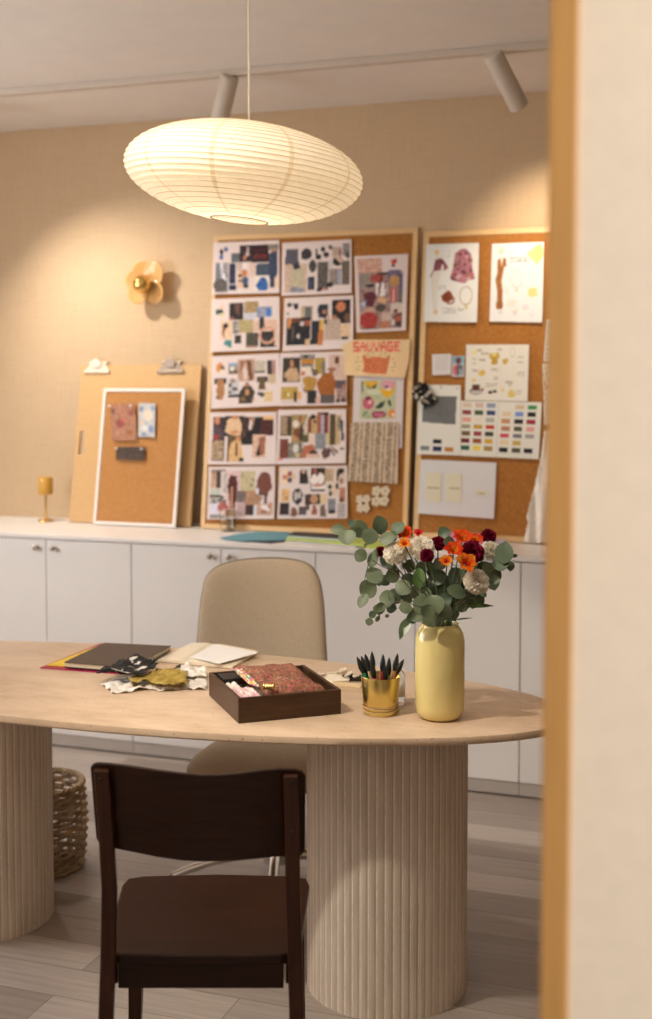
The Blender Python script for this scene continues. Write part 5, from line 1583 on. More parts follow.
# ================================================================== ON THE TABLE
def build_table_things():
    z = TZ + 0.0004
    flat_card('magenta_folder', 'magenta folder at the bottom of the pile under the charcoal notebook', 'folder', [(40, 668.4), (118, 674.2), (128, 670), (150, 660), (110, 644.8), (101, 644.0)], z, 0.003, MAT['magenta'])
    flat_card('yellow_folder', 'yellow folder between the magenta folder and the charcoal notebook', 'folder', [(47, 665.8), (110, 670), (140, 655), (104, 644.6)], z + .0036, 0.003, MAT['yellow'])
    zz = z + .0072
    w = [at_z(x, y, zz) for x, y in ((64, 667.2), (130, 672.6), (171.5, 650.6), (105, 647.4))]
    c = sum(w, Vector()) / 4
    t = thing('notebook', 'thick closed charcoal notebook on the yellow folder', 'notebook', (c.x, c.y, zz))
    def pr(s, z0, z1):
        bm = B(); bm_prism(bm, [((p.x - c.x) * s, (p.y - c.y) * s) for p in w], z0, z1); return bm
    obj('page_block', pr(.975, .0015, .0135), MAT['cream_paper'], t)
    obj('cover', pr(1, 0, .0015), MAT['notebook'], t); obj('cover', pr(1, .0135, .0152), MAT['notebook'], t)
    # open notebook: two page blocks that swell towards the spine
    ln, sn, sf, lf = (at_z(*a, z) for a in ((157.5, 661.8), (186, 664.6), (212, 646.4), (191, 645.0)))
    rn, rf = at_z(232.5, 669.2, z), at_z(258, 653.5, z)
    c = (ln + rn + rf + lf) / 4
    t = thing('open_notebook', 'open notebook with cream pages lying flat behind the cloth scraps', 'notebook', (c.x, c.y, z))
    def half(a0, a1, b1, b0, h0, h1):
        bm = B()
        n = 10
        rows = []
        for i in range(n + 1):
            s = i / n
            h = h0 + (h1 - h0) * math.sin(s * PI / 2) - .004 * max(0, s - .8) / .2
            p, q = a0.lerp(a1, s), b0.lerp(b1, s)
            rows.append([bm.verts.new((p.x - c.x, p.y - c.y, .0012)), bm.verts.new((p.x - c.x, p.y - c.y, h)), bm.verts.new((q.x - c.x, q.y - c.y, h)), bm.verts.new((q.x - c.x, q.y - c.y, .0012))])
        for A, C in zip(rows, rows[1:]):
            for k in range(4):
                bm.faces.new((A[k], A[(k + 1) % 4], C[(k + 1) % 4], C[k]))
        bm.faces.new(rows[0]); bm.faces.new(rows[-1][::-1])
        return bm
    obj('page_block', half(ln, sn, sf, lf, .006, .011), MAT['cream_paper'], t, smooth=True, angle=30)
    obj('page_block', half(rn, sn, sf, rf, .008, .012), MAT['cream_paper'], t, smooth=True, angle=30)
    bm = B(); bm_prism(bm, [(p.x - c.x, p.y - c.y) for p in (ln, sn, rn, rf, sf, lf)], 0, .0011); obj('cover', bm, MAT['notebook'], t)
    flat_card('loose_page', 'loose white sheet resting on the open notebook', 'paper', [(190.5, 657.2), (219, 664.0), (258.3, 653.2), (215, 644.2)], TZ + .0165, 0.0012, MAT['paper'])
    # scraps of cloth
    def scrap(name, label, pts, zo, amp, mat, seed, **k):
        w = [at_z(x, y, TZ) for x, y in pts]
        return cloth_bits(name, label, 'fabric scrap', [(p.x, p.y) for p in w], TZ + zo, amp, mat, seed, **k)
    scrap('cloth_scrap', 'thin white cloth scrap spread under the mustard one', [(101, 685), (112, 694.5), (125, 693.5), (150, 690), (160, 692), (182, 690), (207, 690.5), (207, 676), (190, 674), (150, 676), (120, 680)], .0006, .010, MAT['white_cloth'], 1.1)
    scrap('cloth_scrap', 'mustard olive cloth scrap lying on the white one', [(132, 690.0), (150, 689.3), (163, 693), (187, 691), (187.5, 679), (172, 675.5), (158, 676), (146, 682), (128, 686)], .0165, .011, MAT['olive_cloth'], 3.4)
    scrap('cloth_scrap', 'black cloth scrap heaped beside the charcoal notebook', [(96, 685), (108, 687), (124, 686), (143, 686), (152, 681), (158, 677), (150, 671.5), (140, 669), (128, 672), (118, 675), (108, 679)], .030, .020, MAT['black_marks'], 5.1, fx=16, fy=16, fine=.35)
    scrap('cloth_scrap', 'tiny black cloth scrap behind the mustard one', [(169, 675), (181, 675.5), (181, 669.5), (171, 670)], .0006, .014, MAT['black_cloth'], 9.0, res=.0025)
    scrap('cloth_scrap', 'white cloth scrap peaked up next to the dark wooden box', [(178, 677), (188, 681), (206, 682), (206, 675), (196, 672), (192, 675), (189, 667.5), (184, 671)], .012, .012, MAT['white_cloth'], 7.7)
    # wooden box
    FL = Vector((-1.207, 2.8016, z))
    ang = math.radians(38.9)
    wd, dp, H = 0.2705, 0.2925, 0.063
    t = thing('wooden_box', 'open dark wooden box full of fabric on the table', 'box', (FL.x, FL.y, z), (0, 0, ang))
    bm = B(); bm_box(bm, (.009, .009, 0), (wd - .009, dp - .009, .006)); obj('bottom', bm, MAT['box_wood'], t)
    for lo, hi in (((0, 0, 0), (wd, .0088, H)), ((0, dp - .0088, 0), (wd, dp, H)), ((0, .009, 0), (.0088, dp - .009, H)), ((wd - .0088, .009, 0), (wd, dp - .009, H))):
        bm = B(); bm_box(bm, lo, hi, bev=.0012); obj('side_panel', bm, MAT['box_wood'], t)
    ux = Vector((math.cos(ang), math.sin(ang))); uy = Vector((-math.sin(ang), math.cos(ang)))
    O = Vector((FL.x, FL.y))
    def inb(u, v):
        q = O + ux * u + uy * v
        return (q.x, q.y)
    def slab(name, label, pts, z0, z1, puff, mat, seed, cat='fabric', n=18, mats=None):
        """folded cloth: top sheet swells, sides close down to z0; pts are four corners in the box"""
        q = [Vector((*inb(*p[:2]), p[2])) for p in pts]
        c = sum(q, Vector()) / 4
        bm = B(); T, U = {}, {}
        for j in range(n + 1):
            for i in range(n + 1):
                s, r = i / n, j / n
                p = (q[0] * (1 - s) + q[1] * s) * (1 - r) + (q[3] * (1 - s) + q[2] * s) * r
                e = min(s, 1 - s, r, 1 - r)
                k = min(1, e * 6) ** .6
                h = puff * k * (1 + .55 * noise.noise(Vector((s * 4, r * 4, seed)))) + .004 * noise.noise(Vector((s * 11, r * 11, seed)))* k
                T[i, j] = bm.verts.new((p.x - c.x, p.y - c.y, p.z + h - c.z))
                U[i, j] = bm.verts.new((p.x - c.x, p.y - c.y, p.z - z1 * k - c.z)) if 0 < i < n and 0 < j < n else T[i, j]
        for j in range(n):
            for i in range(n):
                bm.faces.new((T[i, j], T[i + 1, j], T[i + 1, j + 1], T[i, j + 1]))
                bm.faces.new((U[i, j + 1], U[i + 1, j + 1], U[i + 1, j], U[i, j]))
        o = obj(name, bm, mat, smooth=True, angle=180, loc=c)
        return tag(o, label, cat, 'fabrics in the dark wooden box')
    zb = TZ
    slab('folded_cloth', 'cream folded cloth under the rust floral cloth in the box', [(.075, .02, zb + .030), (.245, .02, zb + .030), (.245, .25, zb + .034), (.07, .25, zb + .034)], 0, .018, .010, MAT['cream_cloth'], 1.0)
    slab('folded_cloth', 'rust floral cloth heaped above the rim of the dark wooden box', [(.085, .018, zb + .049), (.245, .022, zb + .052), (.235, .255, zb + .058), (.06, .265, zb + .080)], 0, .006, .022, MAT['rust_print'], 2.3)
    slab('folded_cloth', 'pale pink print cloth in the near corner of the box', [(.016, .040, zb + .043), (.078, .016, zb + .043), (.070, .13, zb + .046), (.016, .14, zb + .046)], 0, .010, .016, MAT['pink_cloth'], 4.0)
    slab('folded_cloth', 'white cloth bits at the left wall of the box', [(.014, .135, zb + .046), (.05, .135, zb + .046), (.05, .185, zb + .048), (.014, .185, zb + .048)], 0, .008, .012, MAT['white_cloth'], 5.0, n=10)
    slab('trim_ribbon', 'bright cream and mustard trim beside the rust floral cloth', [(.058, .10, zb + .070), (.078, .07, zb + .068), (.075, .235, zb + .079), (.050, .24, zb + .081)], 0, .004, .008, MAT['trim_print'], 6.0, cat='ribbon', n=14)
    q = [inb(.016, .20), inb(.062, .20), inb(.10, .268), inb(.016, .268)]
    bm = B(); bm_prism(bm, [(p[0] - q[0][0], p[1] - q[0][1]) for p in q], 0, .008)
    tag(obj('black_case', bm, MAT['black_plastic'], loc=(q[0][0], q[0][1], zb + .056)), 'flat black case in the far corner of the box', 'case')
    c = Vector((*inb(.088, .030), zb + .078))
    # gold thread spool
    bm = B()
    bm_lathe(bm, [(0.011, -.013), (0.011, -.011), (0.008, -.010), (0.0085, 0), (0.008, .010), (0.011, .011), (0.011, .013)], 24)
    o = obj('thread_spool', bm, MAT['gold'], smooth=True, loc=c, rot=(PI / 2, 0, math.radians(100)))
    tag(o, 'gold thread spool lying on the fabrics in the box', 'spool')
    # behind the box: black dish with wooden trims, a pale rule
    c = at_z(354.5, 680, z)
    bm = B()
    bm_lathe(bm, [(0.001, 0), (.026, 0), (.036, .010), (.0375, .0105), (.027, .004), (0.001, .0035)], 40, cap0=False, cap1=False)
    for v in bm.verts:
        v.co.y *= .62
    tag(obj('black_dish', bm, MAT['black_lacquer'], smooth=True, loc=(c.x, c.y, z)), 'small black dish behind the dark wooden box', 'dish')
    rnd = random.Random(12)
    k = 0
    words_ = ['nearest the pencil cup', 'lying flat at the dish rim', 'half hidden by the box', 'propped on two others', 'nearest the beige chair', 'on top of the heap']
    for (px, py), wd_ in zip(((356, 676), (349, 674), (321, 671.5), (338, 672.5), (330, 671), (343, 669.5)), words_):
        p = at_z(px, py, z + .012)
        bm = B()
        pts = [(.014 * math.cos(a) * (1 + .18 * math.sin(3 * a)), .010 * math.sin(a)) for a in [2 * PI * i / 18 for i in range(18)]]
        bm_prism(bm, pts, -.002, .002)
        o = obj('wooden_toggle', bm, MAT['lace'], loc=(p.x, p.y, z + (.012 if 'heap' not in wd_ and px > 335 else .0045) + (.006 if 'heap' in wd_ else 0)), rot=(rnd.uniform(-.3, .3) if px > 335 else 0, rnd.uniform(-.3, .3) if px > 335 else 0, rnd.uniform(0, 3)))
        tag(o, 'ecru toggle behind the box, ' + wd_, 'toggle', 'toggles behind the dark wooden box')
        k += 1
    flat_card('cream_offcut', 'cream cloth offcut folded beside the box rim and the black dish', 'fabric scrap', [(325, 681), (333, 684), (349, 682.6), (350, 680.4), (337, 676.2), (328, 676.8)], z, .007, MAT['cream_cloth'])
    flat_card('wooden_rule', 'short pale wooden rule lying between the box and the gold cup', 'ruler', [(330, 686.5), (360.5, 688.8), (361.5, 685.2), (332, 683)], z, .004, MAT['wood_rule'])
    # gold cup of markers
    c = at_z(380.5, 713, z)
    t = thing('gold_cup', 'brushed gold cup holding black capped markers', 'cup', (c.x, c.y, z))
    bm = B()
    H = .097
    bm_lathe(bm, [(0.001, .0), (.0420, 0), (.0432, .002), (.0498, H - .001), (.0495, H), (.0485, H - .001), (.0422, .004), (.001, .0035)], 56, cap0=False, cap1=False)
    obj('cup_body', bm, MAT['gold'], t, smooth=True, angle=50)
    for kk, (zz_, tl) in enumerate(((.013, .05), (.018, -.04), (.022, .02))):
        bm = B()
        r = .0433 + .0066 * zz_ / H + .0016
        bm_tube(bm, [(r * math.cos(a), r * math.sin(a), zz_ + tl * .05 * math.sin(a + kk)) for a in [2 * PI * i / 60 for i in range(60)]], .0011, 6, closed=True)
        obj('rubber_band', bm, MAT['rubber_band'], t, smooth=True)
    tips = [((357, 656.8), (364.8, 676), 0.003, 'green', 'green marker with a black cap leaning out towards the wooden box'),
            ((361.2, 656), (367, 674), .024, 'black', 'black marker behind the green one in the gold cup'),
            ((365, 653.8), (371, 677), -.0115, 'tan', 'cream marker between the green and rose ones in the gold cup'),
            ((371.8, 651.4), (373.2, 674), .012, 'black', 'black marker with the tallest cap in the gold cup'),
            ((371, 661), (374.5, 678), -.025, 'rose', 'rose marker at the front of the gold cup'),
            ((383, 654), (382.5, 674), .025, 'red', 'red marker at the back of the gold cup'),
            ((384.5, 664), (385.5, 678), -.025, 'grey', 'short grey marker at the front of the gold cup'),
            ((389.2, 657.5), (388.2, 677), 0.0, 'olive', 'olive marker between the grey and orange ones in the gold cup'),
            ((397.6, 653.5), (393.6, 676), -.012, 'orange', 'orange brown marker in the gold cup, close to the glass bottle'),
            ((403.8, 659.2), (395.4, 675), .012, 'black', 'black marker leaning out furthest towards the yellow vase')]
    ctr = Vector((c.x, c.y, z + H))
    dcup = (ctr - CP).dot(CF)
    for tp, rm, sy, cn, lb in tips:
        rim = at_d(rm[0], rm[1], dcup + sy)
        e = at_d(tp[0], tp[1], dcup + sy * 1.15)
        ax = (e - rim).normalized()
        b = rim - ax * ((rim.z - (z + .0056)) / ax.z)
        o2 = Vector((b.x - c.x, b.y - c.y))
        if o2.length > .030:
            o2 *= .030 / o2.length
            b = Vector((c.x + o2.x, c.y + o2.y, b.z))
        ax = e - b
        L = ax.length
        q = ax.to_track_quat('Z', 'Y')
        g = thing('marker_pen', lb, 'marker', b, q.to_euler(), 'markers in the gold cup')
        cap0 = L - .044
        bm = B(); bm_lathe(bm, [(.0036, 0.0006), (.0054, .004), (.0054, cap0 - .006), (.0050, cap0 + .001)], 16); obj('barrel', bm, MAT['pencil_' + cn], g, smooth=True)
        bm = B(); bm_lathe(bm, [(.0054, cap0), (.0066, cap0 + .006), (.0076, cap0 + .014), (.0068, cap0 + .023), (.0042, cap0 + .035), (.0009, L)], 18); obj('cap', bm, MAT['pencil_black'], g, smooth=True)
    # glass bottle with label behind the cup
    c = at_z(397, 703.5, z)
    t = thing('glass_bottle', 'small glass bottle with a white label between cup and vase', 'bottle', (c.x, c.y, z))
    bm = B()
    bm_lathe(bm, [(0.001, 0), (.020, 0), (.0222, .003), (.0222, .075), (.018, .084), (.011, .090), (.011, .104), (.0095, .104), (.0095, .089), (.016, .082), (.0200, .074), (.0200, .005), (0.001, .004)], 36, cap0=False, cap1=False)
    obj('bottle_body', bm, MAT['glass'], t, smooth=True, angle=50)
    bm = B()
    fwd = math.atan2(-c.y, -c.x)
    aa = [fwd - 1.2 + 2.4 * i / 20 for i in range(21)]
    lo = [bm.verts.new((.0226 * math.cos(a), .0226 * math.sin(a), .022)) for a in aa]
    hi = [bm.verts.new((.0226 * math.cos(a), .0226 * math.sin(a), .062)) for a in aa]
    for i in range(20):
        bm.faces.new((lo[i], lo[i + 1], hi[i + 1], hi[i]))
    o = obj('label', bm, MAT['paper'], t, smooth=True)
    md = o.modifiers.new('thickness', 'SOLIDIFY'); md.thickness = .0003


# ================================================================== VASE AND FLOWERS
def build_vase():
    c = at_z(439.6, 717.5, TZ)
    z = TZ + .0004
    prof_o = [(.001, 0), (.040, 0), (.047, .002), (.054, .008), (.0595, .019), (.0615, .034), (.0620, .09), (.0622, .16), (.0615, .195), (.0585, .213), (.0520, .226), (.0470, .2325), (.0460, .236), (.0470, .2395)]
    prof_i = [(.0450, .2395), (.0430, .236), (.0440, .2315), (.0490, .2235), (.0555, .210), (.0580, .195), (.0585, .09), (.0575, .035), (.052, .016), (.044, .008), (.001, .006)]
    bm = B()
    bm_lathe(bm, prof_o + prof_i, 72, cap0=False, cap1=False)
    o = obj('vase', bm, MAT['vase'], smooth=True, angle=60, loc=(c.x, c.y, z))
    tag(o, 'pale yellow glazed ceramic vase holding the bouquet', 'vase')
    return Vector((c.x, c.y, z))


def basis(nrm, ang):
    n = nrm.normalized()
    a = n.cross(Vector((0, 0, 1)))
    if a.length < 1e-3:
        a = Vector((1, 0, 0))
    a.normalize()
    b = n.cross(a).normalized()
    return a * math.cos(ang) + b * math.sin(ang), b * math.cos(ang) - a * math.sin(ang), n


def add_leaf(bm, c, nrm, ang, L, Wd, cup=0.12, pointed=0.0, mi=0, seg=14):
    """leaf blade centred on c: midrib along the in-plane direction ang; slightly folded and curled"""
    u, v, n = basis(nrm, ang)
    rows = []
    m = 8
    for j in range(m + 1):
        t = j / m
        y = (t - .5) * L
        w = math.sin(PI * min(1, max(0, t)) ** (1 - .25 * pointed)) ** (0.55 + .5 * pointed) * Wd / 2 if 0 < t < 1 else 0.0006
        row = []
        for k in range(-2, 3):
            x = w * k / 2
            h = cup * abs(x) * (1.0) - cup * .8 * (y / L * 2) ** 2 * L * .25
            row.append(bm.verts.new(c + u * y + v * x + n * h))
        rows.append(row)
    for A, C in zip(rows, rows[1:]):
        for k in range(4):
            f = bm.faces.new((A[k], A[k + 1], C[k + 1], C[k]))
            f.smooth = True
            f.material_index = mi


def bez(p0, p1, p2, n=10):
    return [p0 * (1 - t) ** 2 + p1 * 2 * t * (1 - t) + p2 * t * t for t in [i / n for i in range(n + 1)]]


def stem_curve(vc, tip, seed, spread=.034):
    rnd = random.Random(seed)
    d = Vector((tip.x - vc.x, tip.y - vc.y, 0))
    a = math.atan2(d.y, d.x) + rnd.uniform(-.9, .9)
    q = rnd.uniform(.004, spread)
    dn = Vector((math.cos(a), math.sin(a), 0))
    neck = Vector((vc.x, vc.y, vc.z + .236)) + dn * q
    foot = Vector((vc.x, vc.y, vc.z + rnd.uniform(.02, .07))) + dn * q * rnd.uniform(.75, 1.1)
    up = neck + (neck - foot).normalized() * .05
    mid = up.lerp(tip, .5) + Vector((0, 0, .012))
    return [foot, foot.lerp(neck, .5), neck] + bez(neck, mid, tip, 8)[1:]


def carnation(bm, c, nrm, R, seed, n=84):
    rnd = random.Random(seed)
    u, v, nn = basis(nrm, rnd.uniform(0, 6))
    core = bmesh.ops.create_icosphere(bm, subdivisions=3, radius=R * .55)['verts']
    for w in core:
        d = w.co.normalized()
        w.co = c + (u * d.x + v * d.y + nn * d.z * .8) * R * .55 * (1 + .22 * noise.noise(d * 5 + Vector((seed, 0, 0)))) - nn * R * .12
    for k in range(n):
        fr = (k + .5) / n
        el = math.radians(80 - 98 * fr ** .75)           # from upright to slightly drooping
        az = k * 2.39996 + rnd.uniform(-.3, .3)
        rad = (u * math.cos(az) + v * math.sin(az))
        side = (v * math.cos(az) - u * math.sin(az))
        d = rad * math.cos(el) + nn * math.sin(el)
        upv = nn * math.cos(el) - rad * math.sin(el)
        L = R * (rnd.uniform(.95, 1.1) if fr > .25 else rnd.uniform(.80, .95))
        W = R * (.62 + .30 * fr)
        rows = []
        m = 6
        for j in range(4):
            t = .35 + .65 * j / 3
            row = []
            for i in range(m + 1):
                s = i / m - .5
                wv = W * (.25 + .75 * t ** .8)
                zig = (.07 if i % 2 else -.07) * R * (t ** 3) + rnd.uniform(-.05, .05) * R * t
                ruff = R * .16 * t * t * math.sin(i * 2.3 + k * 1.7)
                row.append(bm.verts.new(c - nn * R * .2 + d * (L * t + zig) * .95 + side * (wv * s) * .9 + upv * (ruff - R * .20 * t * t * (.4 + fr) + R * .10)))
            rows.append(row)
        for A, C in zip(rows, rows[1:]):
            for i in range(m):
                f = bm.faces.new((A[i], A[i + 1], C[i + 1], C[i]))
                f.smooth = True


def lily(bm, c, nrm, R, seed):
    rnd = random.Random(seed)
    u, v, nn = basis(nrm, rnd.uniform(0, 6))
    for k in range(6):
        az = k * PI / 3 + rnd.uniform(-.12, .12)
        inner = k % 2
        rad = (u * math.cos(az) + v * math.sin(az))
        side = (v * math.cos(az) - u * math.sin(az))
        rows = []
        for j in range(7):
            t = j / 6
            r = R * (.10 + .92 * t ** 1.5) * (1 if not inner else .92)
            h = R * (1.25 * t - .62 * t ** 3) - R * .45
            w = R * (1.05 if not inner else .72) * math.sin(PI * min(.97, .10 + .86 * t)) ** .8
            rows.append([bm.verts.new(c + rad * r + nn * (h + .10 * R * abs(s)) + side * (w * s * .5)) for s in (-1, -.5, 0, .5, 1)])
        for A, C in zip(rows, rows[1:]):
            for i in range(4):
                f = bm.faces.new((A[i], A[i + 1], C[i + 1], C[i]))
                f.smooth = True
                f.material_index = 1 if A is rows[0] or A is rows[1] or (inner and A is rows[2]) else 0
    for k in range(5):
        az = k * 1.25
        rad = (u * math.cos(az) + v * math.sin(az))
        bm_tube(bm, [c - nn * R * .4, c + rad * R * .14 + nn * R * .2, c + rad * R * .24 + nn * R * .5], [.0006, .0006, .0012], 5, mi=1)


def build_bouquet(vc):
    dv = (vc + Vector((0, 0, .25)) - CP).dot(CF)
    c3 = lambda x, y, dd=0.0: at_d(330 + x / 3.26, 500 + y / 3.26, dv + dd)
    S = dv / FPX / 3.26            # metres per close-up dot at the vase
    view = -CF
    base = Vector((vc.x, vc.y, 0))
    G1, G2, G3 = 'white carnations in the vase', 'burgundy flowers in the vase', 'orange lilies in the vase'

    from mathutils.bvhtree import BVHTree
    placed = []                       # (thing, tree) of every piece already in the bouquet
    vs_, ps_ = [], []
    vm = bpy.data.objects['vase'].data
    placed.append((None, BVHTree.FromPolygons([v.co + vc for v in vm.vertices], [tuple(p.vertices) for p in vm.polygons])))

    def hits(bm, t, off):
        bm.verts.ensure_lookup_table()
        bm.verts.index_update()
        tr = BVHTree.FromPolygons([v.co - off for v in bm.verts], [tuple(v.index for v in f.verts) for f in bm.faces])
        return sum(len(tr.overlap(o)) for q, o in placed if q is not t), tr

    def best(make, tries, t, off):
        """the first of several ways to set a piece that touches nothing else of the bouquet, else the one that touches least"""
        bst = None
        for a in tries:
            bm = make(a)
            n, tr = hits(bm, t, off)
            if bst is None or n < bst[0]:
                if bst:
                    bst[1].free()
                bst = (n, bm, tr, a)
            else:
                bm.free()
            if bst[0] == 0:
                break
        if DEBUG and bst[0]:
            tr = bst[2]
            print('BOUQ', t.name, bst[0], [(q.name if q else 'vase', len(tr.overlap(o))) for q, o in placed if q is not t and tr.overlap(o)])
        placed.append((t, bst[2]))
        return bst[1], bst[3]
    off = -Vector((vc.x, vc.y, vc.z))
    todo = []
    OFFS = (0, -.012, .012, -.024, .024, -.036, .036, .05, -.05, .065, -.065, .08, -.08, .1, .12)

    def flower(name, label, cat, group, x, y, r, dd, kind, mats, seed, face=(0, 0, 0)):
        R = r * S
        t = thing(name, label, cat, (vc.x, vc.y, vc.z), group=group)

        def spot(q):
            c = c3(x, y, dd + q)
            nrm = (view * .75 + Vector((0, 0, .55)) + (c - Vector((vc.x, vc.y, vc.z + .2))).normalized() * .35 + Vector(face)).normalized()
            return c, nrm

        def make(q):
            c, nrm = spot(q)
            bm = B()
            (carnation if kind == 'c' else lily)(bm, c + off, nrm, R, seed)
            return bm
        bm, q = best(make, OFFS, t, off)
        obj('bloom', bm, mats, t)
        c, nrm = spot(q)
        if kind == 'c':
            bm = B()
            cc = c + off - nrm * R * .62
            bm_tube(bm, [cc - nrm * R * .55, cc - nrm * R * .3, cc, cc + nrm * R * .45], [.002, R * .26, R * .30, R * .40], 10)
            placed.append((t, hits(bm, t, off)[1]))
            obj('calyx', bm, MAT['stem'], t, smooth=True)
        todo.append((t, c - nrm * R * (.8 if kind == 'c' else .5), seed))
        return t

    def grow_stems():
        for t, tip, seed in todo:
            def make(k):
                bm = B()
                bm_tube(bm, [p + off for p in stem_curve(vc, tip, seed + 100 * k)], .0017, 6)
                return bm
            bm, k = best(make, range(160), t, off)
            obj('stem', bm, MAT['stem'], t, smooth=True)
    wp, bp = MAT['white_petal'], MAT['burgundy_petal']
    flower('carnation', 'white carnation beside the topmost orange bloom at the left', 'flower', G1, 212, 168, 38, -.02, 'c', wp, 11, (-.2, 0, 0))
    flower('carnation', 'large white carnation highest in the bouquet beneath the pinboard seam', 'flower', G1, 299, 152, 41, -.03, 'c', wp, 12)
    flower('carnation', 'white carnation low in the bouquet above the vase mouth side', 'flower', G1, 480, 262, 41, -.05, 'c', wp, 13, (.2, 0, 0))
    flower('carnation', 'white carnation next to the round eucalyptus leaves by the door post', 'flower', G1, 524, 162, 32, .01, 'c', wp, 14, (.35, 0, 0))
    flower('burgundy_carnation', 'small burgundy flower at the outer edge by the eucalyptus', 'flower', G2, 164, 166, 18, .0, 'c', bp, 21, (-.4, 0, 0))
    flower('burgundy_carnation', 'burgundy flower right of the large white carnation', 'flower', G2, 353, 138, 24, -.01, 'c', bp, 22)
    flower('burgundy_carnation', 'burgundy flower tucked below the large white carnation', 'flower', G2, 316, 178, 22, -.04, 'c', bp, 23)
    flower('burgundy_carnation', 'largest burgundy carnation amid the orange lilies', 'flower', G2, 464, 166, 38, -.03, 'c', bp, 24)
    flower('burgundy_carnation', 'burgundy carnation at the very top near the pink folder', 'flower', G2, 518, 114, 25, .05, 'c', bp, 25, (.2, 0, .1))
    of = [MAT['orange_petal'], MAT['orange_yellow_petal']]
    oy = [MAT['orange_yellow_petal'], MAT['orange_petal']]
    flower('alstroemeria', 'orange red lily topmost above the white carnations', 'flower', G3, 242, 111, 32, .02, 'l', of, 31)
    flower('alstroemeria', 'yellow orange lily just under the topmost lily', 'flower', G3, 243, 143, 22, -.04, 'l', oy, 32, (0, 0, -.2))
    flower('alstroemeria', 'small red lily bud beside the topmost lily', 'flower', G3, 288, 108, 17, .03, 'l', [MAT['red_petal'], MAT['red_petal']], 33)
    flower('alstroemeria', 'orange lily at the top in front of the pink folder', 'flower', G3, 432, 124, 36, .01, 'l', of, 34)
    flower('alstroemeria', 'orange lily between the top burgundy carnation and its orange neighbour', 'flower', G3, 474, 130, 28, .03, 'l', of, 35)
    flower('alstroemeria', 'red orange lily at the centre of the bouquet', 'flower', G3, 404, 164, 34, -.05, 'l', of, 36)
    flower('alstroemeria', 'small orange lily lowest towards the white carnations', 'flower', G3, 380, 200, 25, -.05, 'l', oy, 37, (-.3, 0, -.2))
    flower('alstroemeria', 'orange lily hanging below the largest burgundy carnation', 'flower', G3, 444, 206, 36, -.06, 'l', oy, 38, (.1, 0, -.3))

    grow_stems()

    def branch(name, label, path, leaves, mats, seed, group='eucalyptus branches in the vase', cat='branch', dd=0.0, twig=True):
        """path: close-up dots with depth; leaves: x, y, size, [stretch, angle, darker]"""
        rnd = random.Random(seed)
        t = thing(name, label, cat, (vc.x, vc.y, vc.z), group=group)

        def line(k):
            q = ((k // 3) % 13 - 6) * .010 if k else 0
            P = [c3(x, y, d + dd + q) for x, y, d in path]
            pts = stem_curve(vc, P[0], seed + 100 * k) + P[1:]
            sm = [pts[0]]
            for a, b in zip(pts, pts[1:]):
                sm += [a.lerp(b, .25), a.lerp(b, .75)]
            sm.append(pts[-1])
            return sm

        def make(k):
            sm = line(k)
            bm = B()
            bm_tube(bm, [p + off for p in sm], [.0019 - .0010 * i / len(sm) for i in range(len(sm))], 6)
            return bm
        bm, k = best(make, range(160), t, off)
        sm = line(k)
        bl = B()
        for lf in leaves:
            x, y, sz = lf[:3]
            st = lf[3] if len(lf) > 3 else rnd.uniform(1.0, 1.2)
            dk = lf[5] if len(lf) > 5 else (1 if rnd.random() < .3 else 0)
            dz0 = dd + (lf[6] if len(lf) > 6 else rnd.uniform(-.025, .025))
            nrm = (view + CR * rnd.uniform(-.5, .5) + Vector((0, 0, 1)) * rnd.uniform(-.15, .75)).normalized()
            cup = rnd.uniform(.05, .28)

            def leaf(aa):
                a, stalk = aa
                c = c3(x, y, dz0 + a)
                q = min(sm, key=lambda p: (p - c).length)
                if len(lf) > 4 and lf[4] is not None:
                    w = CR * math.cos(lf[4]) + CU * math.sin(lf[4])
                else:
                    w = (c - q)
                    if w.length < .004:
                        w = CU
                w = (w - nrm * w.dot(nrm)).normalized()
                u, v, nn = basis(nrm, 0)
                ang = math.atan2(w.dot(v), w.dot(u))
                L = sz * S * st * .98
                lb = B()
                add_leaf(lb, c + off, nrm, ang, L, sz * S / (st ** .3), cup=cup, pointed=.15 if st < 1.6 else .8, mi=dk)
                u2, v2, n2 = basis(nrm, ang)
                foot = c - u2 * L * .5
                if stalk and (foot - q).length < .06:
                    bm_tube(lb, [q + off, foot + off], .0006, 4)
                return lb
            lb, a = best(leaf, [(o, 1) for o in OFFS[:7]] + [(o, 0) for o in OFFS[:9]] + [(o, 1) for o in OFFS[7:] + (-.1, .14, -.12, .16)], t, off)
            me = bpy.data.meshes.new('leaf')
            lb.to_mesh(me)
            lb.free()
            bl.from_mesh(me)
            bpy.data.meshes.remove(me)
        obj('twig' if twig else 'stem', bm, MAT['twig'] if twig else MAT['stem'], t, smooth=True)
        obj('foliage', bl, mats, t)
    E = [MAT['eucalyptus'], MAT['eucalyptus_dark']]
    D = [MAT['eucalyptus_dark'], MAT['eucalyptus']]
    branch('eucalyptus_branch', 'eucalyptus branch spreading highest towards the wide pinboard', [(255, 260, .0), (215, 160, .03), (150, 112, .04), (60, 96, .04)],
           [(57, 121, 60, 1.0), (27, 97, 42, 1.3, PI), (96, 95, 62, 1.1), (130, 118, 58), (162, 82, 58), (222, 92, 48), (70, 75, 26), (186, 126, 48), (205, 118, 36)], E, 41)
